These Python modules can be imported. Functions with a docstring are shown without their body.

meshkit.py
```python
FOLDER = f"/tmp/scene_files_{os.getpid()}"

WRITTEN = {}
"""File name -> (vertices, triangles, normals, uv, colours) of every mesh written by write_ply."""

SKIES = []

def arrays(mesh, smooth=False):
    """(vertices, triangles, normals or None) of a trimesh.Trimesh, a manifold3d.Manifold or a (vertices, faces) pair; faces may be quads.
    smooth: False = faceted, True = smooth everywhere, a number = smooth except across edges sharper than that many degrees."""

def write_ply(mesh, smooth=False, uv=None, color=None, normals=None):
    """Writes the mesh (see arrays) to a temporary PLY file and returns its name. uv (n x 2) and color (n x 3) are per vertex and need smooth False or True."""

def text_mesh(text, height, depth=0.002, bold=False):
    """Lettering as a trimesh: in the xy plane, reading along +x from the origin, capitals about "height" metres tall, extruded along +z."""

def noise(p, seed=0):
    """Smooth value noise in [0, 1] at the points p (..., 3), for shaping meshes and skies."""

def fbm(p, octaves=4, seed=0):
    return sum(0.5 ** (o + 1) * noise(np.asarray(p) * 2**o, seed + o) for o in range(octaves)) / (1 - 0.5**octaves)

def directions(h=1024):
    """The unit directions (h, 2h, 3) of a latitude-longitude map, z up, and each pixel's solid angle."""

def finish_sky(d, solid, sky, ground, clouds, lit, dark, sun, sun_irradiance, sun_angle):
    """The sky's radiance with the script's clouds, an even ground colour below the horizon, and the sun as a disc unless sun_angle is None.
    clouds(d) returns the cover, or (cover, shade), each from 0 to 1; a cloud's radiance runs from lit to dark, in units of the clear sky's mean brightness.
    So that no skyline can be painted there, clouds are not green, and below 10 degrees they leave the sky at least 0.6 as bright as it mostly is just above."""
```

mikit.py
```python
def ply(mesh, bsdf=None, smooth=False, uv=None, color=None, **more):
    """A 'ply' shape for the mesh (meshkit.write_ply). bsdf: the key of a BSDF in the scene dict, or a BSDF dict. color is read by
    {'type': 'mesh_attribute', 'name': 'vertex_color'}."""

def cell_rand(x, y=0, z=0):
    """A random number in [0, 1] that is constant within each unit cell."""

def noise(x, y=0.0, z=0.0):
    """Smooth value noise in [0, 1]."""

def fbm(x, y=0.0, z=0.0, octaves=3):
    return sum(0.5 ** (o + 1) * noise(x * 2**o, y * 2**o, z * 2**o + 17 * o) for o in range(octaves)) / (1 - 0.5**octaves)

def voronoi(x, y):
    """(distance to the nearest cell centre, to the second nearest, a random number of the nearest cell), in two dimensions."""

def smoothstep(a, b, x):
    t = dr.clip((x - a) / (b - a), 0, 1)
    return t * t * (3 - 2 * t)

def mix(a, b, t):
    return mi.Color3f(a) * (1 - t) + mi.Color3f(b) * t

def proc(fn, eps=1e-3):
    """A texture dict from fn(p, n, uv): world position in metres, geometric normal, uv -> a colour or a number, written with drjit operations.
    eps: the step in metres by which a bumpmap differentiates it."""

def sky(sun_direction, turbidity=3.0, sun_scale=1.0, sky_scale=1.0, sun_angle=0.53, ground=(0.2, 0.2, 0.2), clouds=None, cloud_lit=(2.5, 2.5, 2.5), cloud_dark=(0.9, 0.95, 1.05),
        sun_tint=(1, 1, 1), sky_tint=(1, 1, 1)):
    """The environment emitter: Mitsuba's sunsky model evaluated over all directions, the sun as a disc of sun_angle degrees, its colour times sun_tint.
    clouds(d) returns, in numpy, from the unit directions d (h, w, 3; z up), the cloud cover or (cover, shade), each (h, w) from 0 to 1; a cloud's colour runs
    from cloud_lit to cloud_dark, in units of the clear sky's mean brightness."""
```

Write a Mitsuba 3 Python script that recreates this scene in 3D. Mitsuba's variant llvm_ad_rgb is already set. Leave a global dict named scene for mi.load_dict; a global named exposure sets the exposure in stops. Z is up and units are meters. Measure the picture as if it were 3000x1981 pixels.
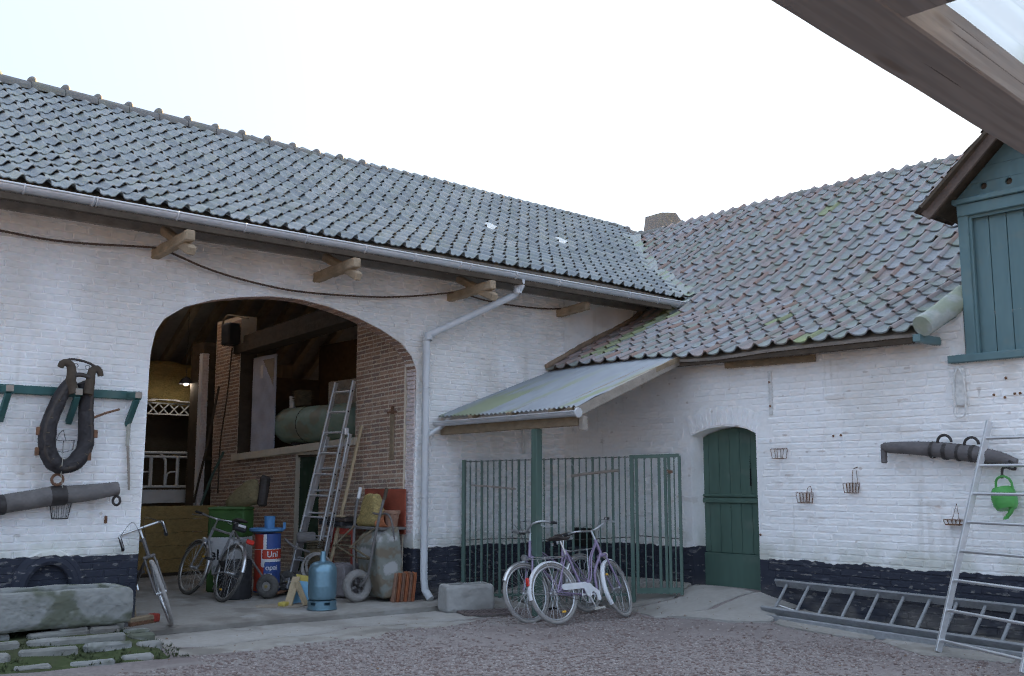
import math, random
import numpy as np, trimesh, manifold3d, mitsuba as mi, drjit as dr
import shapely, shapely.geometry as sg
from shapely import affinity
import mikit, meshkit
from mikit import noise, fbm, voronoi, cell_rand, smoothstep, mix, proc
T = mi.ScalarTransform4f
rng = np.random.default_rng(7)
random.seed(7)
scene, labels = {}, {}

# ---------------------------------------------------------------- camera, sky, exposure
PITCH, YAW = math.atan(418 / 2960.0), math.radians(49.2)
EYE = np.array([0.0, 0.0, 1.5])
FWD = np.array([math.cos(PITCH) * math.cos(YAW), math.cos(PITCH) * math.sin(YAW), math.sin(PITCH)])
scene['camera'] = {'type': 'perspective', 'fov': 2 * math.degrees(math.atan(1500 / 2960.0)), 'fov_axis': 'x', 'near_clip': 0.05, 'far_clip': 5000.0,
                   'to_world': T().look_at(origin=EYE.tolist(), target=(EYE + FWD).tolist(), up=[0, 0, 1])}
SUN = (math.cos(math.radians(15)) * math.cos(math.radians(14)), math.cos(math.radians(15)) * math.sin(math.radians(14)), math.sin(math.radians(15)))


def veil(d):
    """thin high haze over the whole sky: brighter overhead and towards the sun, bluer low down away from it"""
    up = np.clip(d[..., 2], 0, 1)
    near = np.clip(d @ np.array(SUN), 0, 1)
    return 0.96 + 0 * near, np.clip(1 - .85 * near ** 3 - .65 * up ** 2, 0, 1)


scene['sky'] = mikit.sky(SUN, turbidity=3.5, sun_scale=1.0, sun_angle=0.6, clouds=veil, cloud_lit=(0.74, 0.80, 0.88), cloud_dark=(0.42, 0.55, 0.78), ground=(0.26, 0.25, 0.24))
exposure = 4.75


# ---------------------------------------------------------------- helpers
def nrm(v):
    v = np.asarray(v, float)
    return v / max(np.linalg.norm(v), 1e-12)


def numbered(key):
    if key not in labels and key not in scene and not any(k.startswith(key + '__') for k in scene):
        return key
    i = 1
    while True:
        k = f'{key}_{i:03d}'
        if k not in labels and k not in scene:
            return k
        i += 1


COUNT = {}


def part_key(parent, name):
    base = f'{parent}__{name}'
    n = COUNT.get(base, 0)
    COUNT[base] = n + 1
    return base if n == 0 else f'{base}_{n:03d}'


def thing(name, label, cat, group=None):
    key = numbered(name)
    labels[key] = {'label': label, 'category': cat}
    if group:
        labels[key]['group'] = group
    return key


def part(parent, name, mesh, bsdf, smooth=False, label=None, kind=None, **kw):
    key = part_key(parent, name)
    scene[key] = mikit.ply(mesh, bsdf, smooth=smooth, **kw)
    d = {}
    if label:
        d['label'] = label
    if kind:
        d['kind'] = kind
    if d:
        labels[key] = d
    return key


def single(name, mesh, bsdf, label, cat, smooth=False, group=None, kind=None):
    key = numbered(name)
    scene[key] = mikit.ply(mesh, bsdf, smooth=smooth)
    labels[key] = {'label': label}
    if cat:
        labels[key]['category'] = cat
    if group:
        labels[key]['group'] = group
    if kind:
        labels[key]['kind'] = kind
    return key


def struct(name, mesh, bsdf, smooth=False, label=None):
    key = numbered(name)
    scene[key] = mikit.ply(mesh, bsdf, smooth=smooth)
    labels[key] = {'kind': 'structure', 'label': label or name.replace('_', ' ')}
    return key


def cat(ms):
    """join meshes (Trimesh or (v, f)) into one Trimesh"""
    vs, fs, o = [], [], 0
    for m in ms:
        v, f = (m.vertices, m.faces) if hasattr(m, 'vertices') else m
        v = np.asarray(v, float)
        f = np.asarray(f, int)
        if f.shape[1] == 4:
            f = np.vstack([f[:, [0, 1, 2]], f[:, [0, 2, 3]]])
        vs.append(v)
        fs.append(f + o)
        o += len(v)
    return trimesh.Trimesh(np.vstack(vs), np.vstack(fs), process=False)


def frame_from(z, up=(0, 0, 1)):
    z = nrm(z)
    up = np.asarray(up, float)
    if abs(z @ nrm(up)) > 0.98:
        up = np.array([1.0, 0, 0]) if abs(z[0]) < 0.9 else np.array([0, 1.0, 0])
    x = nrm(np.cross(up, z))
    return x, np.cross(z, x), z


def cham_box(sx, sy, sz, c=0.0):
    """box centred on the origin; edges chamfered by c"""
    if c <= 0:
        return trimesh.creation.box((sx, sy, sz))
    pts = []
    for ix in (-1, 1):
        for iy in (-1, 1):
            for iz in (-1, 1):
                for k in range(3):
                    p = np.array([ix * sx / 2, iy * sy / 2, iz * sz / 2])
                    q = p - np.array([ix, iy, iz]) * c
                    q[k] = p[k]
                    pts.append(q)
    return trimesh.convex.convex_hull(np.array(pts))


def place(m, R=None, t=(0, 0, 0)):
    v = np.asarray(m.vertices)
    if R is not None:
        v = v @ np.asarray(R).T
    return trimesh.Trimesh(v + np.asarray(t, float), np.asarray(m.faces), process=False)


def box(c, s, rz=0.0, ch=0.0):
    a = math.radians(rz)
    R = np.array([[math.cos(a), -math.sin(a), 0], [math.sin(a), math.cos(a), 0], [0, 0, 1]])
    return place(cham_box(*s, ch), R, c)


def beam(p0, p1, w, h, up=(0, 0, 1), ch=0.0, ext=0.0):
    """bar of section w (sideways) x h (along up) from p0 to p1"""
    p0, p1 = np.asarray(p0, float), np.asarray(p1, float)
    L = np.linalg.norm(p1 - p0)
    x, y, z = frame_from(p1 - p0, up)
    return place(cham_box(w, h, L + 2 * ext, ch), np.stack([x, y, z], 1), (p0 + p1) / 2)


def tube(pts, r, n=8, closed=False, caps=True):
    pts = np.asarray(pts, float)
    m = len(pts)
    r = np.broadcast_to(np.asarray(r, float), (m,))
    tan = np.zeros_like(pts)
    if closed:
        tan = np.roll(pts, -1, 0) - np.roll(pts, 1, 0)
    else:
        tan[1:-1] = pts[2:] - pts[:-2]
        tan[0], tan[-1] = pts[1] - pts[0], pts[-1] - pts[-2]
    tan /= np.maximum(np.linalg.norm(tan, axis=1, keepdims=True), 1e-12)
    x, y, _ = frame_from(tan[0], (0.13, 0.21, 0.97))
    a = np.arange(n) * 2 * np.pi / n
    V = []
    for i in range(m):
        x = nrm(x - tan[i] * (x @ tan[i]))
        y = np.cross(tan[i], x)
        V.append(pts[i] + r[i] * (np.cos(a)[:, None] * x + np.sin(a)[:, None] * y))
    V = np.vstack(V)
    F = []
    for i in range(m if closed else m - 1):
        j = (i + 1) % m
        for k in range(n):
            l = (k + 1) % n
            F += [[i * n + k, i * n + l, j * n + l], [i * n + k, j * n + l, j * n + k]]
    if caps and not closed:
        V = np.vstack([V, pts[0], pts[-1]])
        for k in range(n):
            l = (k + 1) % n
            F += [[m * n, l, k], [m * n + 1, (m - 1) * n + k, (m - 1) * n + l]]
    return trimesh.Trimesh(V, np.array(F), process=False)


def cyl(p0, p1, r, n=12):
    return tube([p0, p1], r, n)


def lathe(profile, n=32, c=(0, 0, 0), axis=(0, 0, 1)):
    """profile: list of (radius, height)"""
    p = np.asarray(profile, float)
    a = np.arange(n) * 2 * np.pi / n
    V = np.stack([np.outer(p[:, 0], np.cos(a)), np.outer(p[:, 0], np.sin(a)), np.repeat(p[:, 1:2], n, 1)], -1).reshape(-1, 3)
    F = []
    for i in range(len(p) - 1):
        for k in range(n):
            l = (k + 1) % n
            F += [[i * n + k, i * n + l, (i + 1) * n + l], [i * n + k, (i + 1) * n + l, (i + 1) * n + k]]
    x, y, z = frame_from(axis, (0, 1, 0) if abs(nrm(axis)[2]) > .9 else (0, 0, 1))
    return trimesh.Trimesh(V @ np.stack([x, y, z], 1).T + np.asarray(c, float), np.array(F), process=False)


def torus(c, axis, R, r, n=40, m=10, arc=(0, 360)):
    x, y, z = frame_from(axis)
    full = arc[1] - arc[0] >= 360
    a = np.radians(np.linspace(arc[0], arc[1], n + (0 if full else 1), endpoint=not full))
    return tube(np.asarray(c) + R * (np.cos(a)[:, None] * x + np.sin(a)[:, None] * y), r, m, closed=full)


def smooth_pts(P, k=6):
    """Catmull-Rom through P"""
    P = np.asarray(P, float)
    Q = np.vstack([2 * P[0] - P[1], P, 2 * P[-1] - P[-2]])
    out = []
    for i in range(1, len(Q) - 2):
        for t in np.linspace(0, 1, k, endpoint=False):
            a, b, c_, d = Q[i - 1], Q[i], Q[i + 1], Q[i + 2]
            out.append(.5 * (2 * b + (c_ - a) * t + (2 * a - 5 * b + 4 * c_ - d) * t ** 2 + (-a + 3 * b - 3 * c_ + d) * t ** 3))
    out.append(P[-1])
    return np.array(out)


def extrude(poly, d, R, o):
    """polygon (in local x, y) extruded along local z by d, placed with columns R and origin o"""
    ms = [trimesh.creation.extrude_polygon(g, d, engine='earcut') for g in (poly.geoms if hasattr(poly, 'geoms') else [poly]) if g.area > 1e-6]
    return place(cat(ms), np.asarray(R), o)


def rough(mesh, amp, scale, seed=0, refine=None):
    """displace a mesh with noise (welded first)"""
    m = trimesh.Trimesh(np.asarray(mesh.vertices), np.asarray(mesh.faces), process=True)
    if refine:
        v, f = trimesh.remesh.subdivide_to_size(m.vertices, m.faces, refine, max_iter=12)
        m = trimesh.Trimesh(v, f, process=True)
    n = m.vertex_normals
    d = meshkit.fbm(m.vertices * scale + seed * 7.3, 3, seed) - .5
    return trimesh.Trimesh(m.vertices + n * (d * 2 * amp)[:, None], m.faces, process=False)


# ---------------------------------------------------------------- materials
def bs(name, color, rough=0.6, metal=0.0, spec=0.35, two=True, bump=None, bscale=1.0, eps=1e-3, **kw):
    """one named BSDF; color: rgb tuple or fn(p, n, uv)"""
    c = proc(color) if callable(color) else {'type': 'rgb', 'value': list(color)}
    r = proc(rough) if callable(rough) else float(rough)
    b = {'type': 'principled', 'base_color': c, 'roughness': r, 'metallic': float(metal), 'specular': float(spec), **kw}
    if bump is not None:
        b = {'type': 'bumpmap', 'arbitrary': proc(bump, eps), 'scale': float(bscale), 'bsdf': b}
    if two:
        b = {'type': 'twosided', 'bsdf': b}
    scene[name] = b
    return name


def speck(base, amp=0.15, sc=12.0, tint=(1, 1, 1), fine=60.0):
    base = np.asarray(base, float)

    def fn(p, n, uv):
        a = fbm(p.x * sc, p.y * sc, p.z * sc, 3)
        b = noise(p.x * fine, p.y * fine, p.z * fine)
        k = 1 + amp * 2 * (a - .5) + amp * .8 * (b - .5)
        return mi.Color3f(*[float(x) for x in base]) * k
    return fn


def white_wall(plinth):
    """limewash over brick, with a tarred plinth painted along the foot; plinth(p) is the height of its upper edge"""
    def fn(p, n, uv):
        big = fbm(p.x * .9 + p.y * .7, p.y * .9, p.z * .9, 4)
        streak = fbm(p.x * 7 + p.y * 7, p.y * 2, p.z * .7, 3)
        fine = fbm(p.x * 34, p.y * 34, p.z * 34, 3)
        c = mix((.83, .83, .82), (.71, .70, .675), smoothstep(.5, .78, big))
        c = c * (.93 + .14 * fine)
        c = mix(c, mi.Color3f(.42, .37, .30), .30 * smoothstep(.58, .82, streak) * smoothstep(.35, .65, big))
        flake = noise(p.x * 11 + 3, p.y * 11, p.z * 16)
        c = mix(c, mi.Color3f(.40, .33, .28), .5 * smoothstep(.90, .95, flake))
        peel = fbm(p.x * 3.1 + 11, p.y * 3.1, p.z * 5.5, 5)
        c = mix(c, mi.Color3f(.50, .44, .385), .30 * smoothstep(.70, .76, peel))
        drip = noise(p.x * 26 + p.y * 26, 4., p.z * 1.1) * noise(p.x * 3 + 2, p.y * 3, p.z * .8)
        c = mix(c, mi.Color3f(.47, .445, .385), .25 * smoothstep(.55, .78, drip))
        damp = smoothstep(.55, .0, p.z - plinth(p)) * fbm(p.x * 5, p.y * 5, p.z * 3 + 4, 4)
        c = mix(c, mi.Color3f(.47, .485, .41), .6 * smoothstep(.22, .62, damp))
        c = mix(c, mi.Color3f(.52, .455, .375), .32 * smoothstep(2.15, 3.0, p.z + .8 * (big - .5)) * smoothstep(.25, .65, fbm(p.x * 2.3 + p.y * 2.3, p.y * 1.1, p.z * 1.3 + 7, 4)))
        edge = plinth(p) + .030 * (noise(p.x * 3, p.y * 3, 1.) - .5) + .022 * (noise(p.x * 23, p.y * 23, 3.) - .5)
        tar = mix((.036, .040, .055), (.10, .105, .125), smoothstep(.62, .85, fbm(p.x * 9, p.y * 9, p.z * 15, 4)))
        tar = mix(tar, mi.Color3f(.20, .195, .19), .75 * smoothstep(.62, .70, fbm(p.x * 13 + 5, p.y * 13, p.z * 30, 4)))
        tar = mix(tar, mi.Color3f(.19, .175, .16), smoothstep(.42, .04, p.z) * .75 * smoothstep(.25, .7, fbm(p.x * 6, p.y * 6, p.z * 6, 3)))
        return mix(c, tar, smoothstep(edge + .005, edge - .005, p.z))
    return fn


PL1 = lambda p: mi.Float(.70) + .10 * smoothstep(5.2, 5.0, p.x)
PL2 = lambda p: mi.Float(.645) + .055 * smoothstep(7.2, 7.4, p.y) + .03 * smoothstep(8.9, 7.6, p.y) * smoothstep(7.2, 7.4, p.y) - .004 * (7 - p.y)
plaster_bump = lambda p, n, uv: fbm(p.x * 45, p.y * 45, p.z * 45, 3)
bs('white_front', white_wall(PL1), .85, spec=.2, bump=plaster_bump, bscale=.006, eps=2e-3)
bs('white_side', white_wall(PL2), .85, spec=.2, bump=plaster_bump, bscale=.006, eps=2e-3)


def brick_col(a, b):
    def fn(p, n, uv):
        k = fbm(p.x * 25, p.y * 25, p.z * 25, 3)
        big = fbm(p.x * 1.1, p.y * 1.1, p.z * 1.1, 3)
        c = mix(a, b, k)
        return mix(c, mi.Color3f(.36, .33, .29), .75 * smoothstep(.52, .72, big) * smoothstep(1.9, .9, p.z + 1.2 * (big - .5)))
    return fn


for i, (a, b) in enumerate([((.31, .195, .145), (.41, .275, .21)), ((.25, .16, .125), (.34, .225, .175)), ((.35, .235, .175), (.45, .32, .25)), ((.22, .16, .14), (.31, .225, .19))]):
    bs(f'brick_{i}', brick_col(a, b), .9, spec=.15)
bs('mortar', speck((.58, .52, .42), .18, 9), .95, spec=.1)
bs('zinc', speck((.60, .615, .63), .14, 6), .45, .55, .5)
bs('pvc', speck((.55, .57, .585), .08, 5), .55, spec=.4)
bs('old_wood', speck((.24, .185, .125), .3, 14), .85, spec=.15)
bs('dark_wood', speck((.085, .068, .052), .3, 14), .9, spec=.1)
bs('soffit', speck((.29, .265, .235), .3, 8), .9, spec=.1)


def roof_tile(a, b, moss, k, roll=None, lo=.66):
    """uv.x runs across a tile (its roll lies beyond lo), uv.y up its length"""
    def fn(p, n, uv):
        q = fbm(p.x * 6, p.y * 6, p.z * 6, 4)
        f = fbm(p.x * 40, p.y * 40, p.z * 40, 2)
        c = mix(a, b, f)
        c = mix(c, moss, k * smoothstep(.46, .70, q))
        g = noise(p.x * 55, p.y * 55, p.z * 55)
        c = mix(c, mi.Color3f(.36, .36, .33), .45 * smoothstep(.80, .90, g))
        if roll is not None:
            w = smoothstep(lo, lo + .10, uv.x) * (.45 + .55 * smoothstep(.40, .60, fbm(p.x * 9, p.y * 9, p.z * 9, 2)))
            c = mix(c, roll, .75 * w)
        return c
    return fn


bs('grey_tile_0', roof_tile((.180, .205, .215), (.25, .275, .285), (.22, .245, .19), .4, (.27, .275, .265), .72), .6, spec=.35)
bs('grey_tile_1', roof_tile((.150, .172, .188), (.215, .238, .252), (.19, .215, .165), .4, (.24, .245, .235), .72), .64, spec=.35)
bs('grey_tile_2', roof_tile((.205, .225, .232), (.28, .298, .305), (.22, .24, .185), .4, (.30, .30, .285), .72), .58, spec=.35)
PINK = (.30, .235, .225)
bs('old_tile_0', roof_tile((.18, .198, .20), (.26, .285, .283), (.195, .235, .19), .7, PINK), .75, spec=.25)
bs('old_tile_1', roof_tile((.21, .18, .175), (.29, .255, .25), (.185, .215, .17), .65, (.26, .165, .135)), .8, spec=.2)
bs('old_tile_2', roof_tile((.20, .215, .23), (.295, .31, .33), (.215, .25, .205), .65, PINK), .72, spec=.25)
bs('old_tile_3', roof_tile((.20, .225, .15), (.28, .31, .19), (.24, .285, .145), .8, (.22, .23, .14)), .85, spec=.15)
bs('ridge_tile', roof_tile((.125, .125, .122), (.20, .195, .19), (.18, .19, .145), .5), .75, spec=.25)


def green_paint(c0, c1):
    def fn(p, n, uv):
        g = fbm(p.x * 18, p.y * 18, p.z * 2.5, 3)
        w = fbm(p.x * 5, p.y * 5, p.z * 5, 4)
        c = mix(c0, c1, g)
        return mix(c, mi.Color3f(.17, .19, .165), .35 * smoothstep(.55, .8, w))
    return fn


bs('door_green', green_paint((.066, .115, .092), (.092, .155, .125)), .55, spec=.35)
bs('blue_green', green_paint((.090, .160, .172), (.125, .205, .215)), .55, spec=.35)
bs('cage_green', green_paint((.062, .110, .090), (.095, .150, .125)), .5, spec=.4)
bs('dark_green', green_paint((.022, .045, .028), (.035, .065, .04)), .65, spec=.3)
bs('rack_green', green_paint((.030, .095, .095), (.055, .14, .13)), .6, spec=.3)
# ---------------------------------------------------------------- brickwork
Y1, X2 = 10.07, 9.65                     # the two courtyard walls: y = Y1 (barn) and x = X2 (stable)


def seen(P):
    """rough size with which a point of the place shows from the yard's entrance (0: not in view)"""
    q = np.asarray(P) - EYE
    r = np.array([math.sin(YAW), -math.cos(YAW), 0])
    z = q @ FWD
    x = (q @ r) / np.maximum(z, .1)
    y = (q @ np.cross(r, FWD)) / np.maximum(z, .1)
    return np.where((z > .3) & (np.abs(x) < .515) & (np.abs(y) < .342), 1 / np.maximum(np.linalg.norm(q, axis=-1), .1), 0)


def courses(u0, u1, v0, v1, bl, bh, seed, headers=False, jit=.008):
    r = np.random.default_rng(seed)
    out, v, i = [], v0, 0
    while v < v1:
        L = bl / 2 if headers and i % 2 else bl
        u = u0 - L * (.5 if i % 2 else 0) - (bl * .25 if headers and i % 2 else 0) - r.random() * .03
        while u < u1:
            w = L + r.normal() * jit
            a, b = max(u, u0), min(u + w, u1)
            if b - a > .03:
                out.append((a, v, b, min(v + bh, v1)))
            u += w
        v += bh
        i += 1
    return out


BOXF = np.array([[0, 1, 5], [0, 5, 4], [1, 2, 6], [1, 6, 5], [2, 3, 7], [2, 7, 6], [3, 0, 4], [3, 4, 7], [4, 5, 6], [4, 6, 7]])


def brick_cap(a, b, c, d, j, h, bev, r, wob):
    """brick face a..c x b..d with half a joint j left free round it, proud by h"""
    o = np.array([[a + j, b + j], [c - j, b + j], [c - j, d - j], [a + j, d - j]])
    o = o + r.normal(size=(4, 2)) * wob * .6
    i = o + np.array([[bev, bev], [-bev, bev], [-bev, -bev], [bev, -bev]])
    hh = h + r.normal(size=4) * wob
    return np.vstack([np.column_stack([o, np.full(4, -.004)]), np.column_stack([i, hh])]), BOXF


def brick_wall(parent, rects, region, frame, mats, j, h, bev, wob, seed, n_parts=300, tilt=0.0, holes=None, name='brick', smooth=False):
    """bricks on the wall region (shapely, in u, v); frame = (origin, U, V, N). The n_parts that show largest are entries of their own, the rest one mesh per material."""
    r = np.random.default_rng(seed)
    O, U, V, N = [np.asarray(x, float) for x in frame]
    prep = shapely.prepared.prep(region)
    items = []
    for (a, b, c, d) in rects:
        g = sg.box(a, b, c, d)
        if not prep.intersects(g):
            continue
        if prep.contains(g):
            v, f = brick_cap(a, b, c, d, j, h + r.random() * wob * 1.5, bev, r, wob)
        else:
            g = g.buffer(-j * .9).intersection(region)
            if g.geom_type == 'MultiPolygon':
                g = max(g.geoms, key=lambda q: q.area)
            if g.geom_type != 'Polygon' or g.area < .0006:
                continue
            m = trimesh.creation.extrude_polygon(g, h + .004, engine='earcut')
            v, f = np.asarray(m.vertices) - [0, 0, .004], np.asarray(m.faces)
        P = O + v[:, :1] * U + (v[:, 1:2] + tilt * v[:, :1]) * V + v[:, 2:] * N
        items.append((P, f))
    if np.linalg.det(np.stack([U, V, N])) < 0:
        items = [(P, f[:, ::-1]) for P, f in items]
    score = seen(np.array([P.mean(0) for P, f in items])) * np.array([math.sqrt(np.ptp(P, 0).max() * .07) for P, f in items])
    order = np.argsort(-score, kind='stable')
    rest = {}
    for k, i in enumerate(order):
        m = mats[int(r.integers(len(mats)))]
        if k < n_parts and score[i] > 0:
            part(parent, name, items[i], m)
        else:
            rest.setdefault(m, []).append(items[i])
    if rest:
        base = part_key(parent, name + 'work')
        for q, (m, l) in enumerate(rest.items()):
            key = base if q == 0 else f'{base}__{q:03d}'
            scene[key] = mikit.ply(cat(l), m)
        labels[base] = {'kind': 'stuff', 'label': 'smaller and farther bricks of the wall'}


# ---------------------------------------------------------------- barn (left): front wall
ARCH = [(3.83, .0), (3.84, .73), (3.85, 1.87), (3.855, 2.62), (3.86, 2.78), (3.90, 3.0), (3.98, 3.14), (4.19, 3.29), (4.48, 3.395), (4.79, 3.465), (5.16, 3.52), (5.53, 3.53), (5.89, 3.49), (6.30, 3.40), (6.64, 3.285),
        (6.92, 3.15), (7.08, 3.0), (7.15, 2.84), (7.155, 2.6), (7.15, 1.94), (7.13, .73), (7.13, .0)]
barn = thing('barn', 'long whitewashed brick barn with a grey tiled roof and a wide arched gateway', 'barn')
opening = sg.Polygon(ARCH)
front = sg.box(-2.5, -.1, 14.2, 4.40)
wall_poly = front.difference(opening)
# local x -> world x, local y -> world z, local z -> world +y
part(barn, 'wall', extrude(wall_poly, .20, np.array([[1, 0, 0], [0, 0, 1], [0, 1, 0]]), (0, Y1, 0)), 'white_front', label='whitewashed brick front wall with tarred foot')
wall = f'{barn}__wall'
region = sg.box(1.9, .02, 9.66, 3.99).difference(opening.buffer(.006))
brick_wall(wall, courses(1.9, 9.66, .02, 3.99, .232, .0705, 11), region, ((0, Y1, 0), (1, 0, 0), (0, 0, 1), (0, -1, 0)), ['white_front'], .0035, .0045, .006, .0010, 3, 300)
# round the soffit of the arch: one header brick beside the other, unpainted
arc = smooth_pts([p for p in ARCH[3:-3]], 5)
s = np.concatenate([[0], np.cumsum(np.linalg.norm(np.diff(arc, axis=0), axis=1))])
K = int(s[-1] / .062)
vs_list = []
for k in range(K):
    a, b = [np.array([np.interp(t, s, arc[:, 0]), np.interp(t, s, arc[:, 1])]) for t in ((k + .06) * s[-1] / K, (k + .94) * s[-1] / K)]
    n2 = nrm([-(b - a)[1], (b - a)[0]])
    if n2 @ (np.array([5.5, 2.0]) - a) < 0:
        n2 = -n2
    for (y0, y1) in ((Y1 + .012, Y1 + .195),):
        P = []
        for dn in (-.01, .008 + .003 * rng.random()):
            for (q, yy) in ((a, y0), (b, y0), (b, y1), (a, y1)):
                e = (q + (a + b - 2 * q) * (.06 if dn > 0 else 0)) + n2 * dn
                P.append([e[0], yy, e[1]])
        vs_list.append((np.array(P), BOXF))
for k, m in enumerate(vs_list):
    mm = trimesh.Trimesh(m[0], m[1], process=False)
    part(wall, 'arch_brick', mm, f'brick_{k * 7 % 4}')
# the arched hood of a blocked opening in the tarred foot
hood = [tube([(3.0 + (R + dr_) * math.cos(t), Y1 - .02 - e, .50 + (R + dr_) * 1.15 * math.sin(t)) for t in np.linspace(.05, math.pi - .05, 20)], .05, 8) for R, dr_, e in ((.235, 0, .02), (.235, .045, .0))]
ba = part(barn, 'blocked_arch', extrude(sg.Point(3.0, .50).buffer(.24), .02, np.array([[1, 0, 0], [0, 0, 1], [0, -1, 0]]), (0, Y1 - .004, 0)), 'white_front', smooth=40)
for h_ in hood:
    part(ba, 'hood_moulding', h_, 'white_front', smooth=40)

# ---------------------------------------------------------------- roofs: a height field over (u along the eave, s up the slope)
P1a, P1b, KINK1 = math.radians(26), math.radians(32.6), 1.92
P2a, P2b, KINK2 = math.radians(26), math.radians(37), 2.0


def prof(s, h, pa, pb, k):
    """horizontal run and height at s up the slope, h off the surface"""
    s = np.asarray(s, float)
    w = np.clip((s - k) / .10 + .5, 0, 1)
    ang = pa + (pb - pa) * w
    run = np.where(s < k, s * math.cos(pa), k * math.cos(pa) + (s - k) * math.cos(pb))
    z = np.where(s < k, s * math.sin(pa), k * math.sin(pa) + (s - k) * math.sin(pb))
    return run - h * np.sin(ang), z + h * np.cos(ang)


def wob1(x, s):
    return .030 * (meshkit.fbm(np.stack([x * .45, s * .4, 0 * x], -1), 2, 4) - .5) * 2


def roof1(x, s, h):
    r, z = prof(s, h, P1a, P1b, KINK1)
    return np.stack([x, 9.33 + r, 4.125 + z + wob1(x, s) - .02 * np.sin((x - 2.4) * .6)], -1)


def wob2(y, s):
    return .055 * (meshkit.fbm(np.stack([y * .55, s * .5, 0 * y + 9], -1), 2, 8) - .5) * 2


def roof2(y, s, h):
    r, z = prof(s, h, P2a, P2b, KINK2)
    return np.stack([9.28 + r, y, 2.965 + z + wob2(y, s)], -1)


def z1_at(y):
    r = y - 9.33
    return np.where(r < 0, -9, 4.125 + np.where(r < KINK1 * math.cos(P1a), r * math.tan(P1a), KINK1 * math.sin(P1a) + (r - KINK1 * math.cos(P1a)) * math.tan(P1b)))


def z2_at(x):
    r = x - 9.28
    return np.where(r < 0, -9, 2.965 + np.where(r < KINK2 * math.cos(P2a), r * math.tan(P2a), KINK2 * math.sin(P2a) + (r - KINK2 * math.cos(P2a)) * math.tan(P2b)))


def wave_flat(t, q=.5):
    """interlocking tile: two shallow flutes, then a roll that swells towards the lower end and drops off steeply"""
    pan = .006 * np.cos(t / .66 * 4 * np.pi) - .004
    x = np.clip((t - .64) / .36, 0, 1)
    roll = (.052 - .022 * q) * np.where(x < .62, np.sin(x / .62 * np.pi / 2) ** 1.2, np.cos((x - .62) / .38 * np.pi / 2) ** .7)
    return np.where(t < .64, pan, roll)


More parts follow.
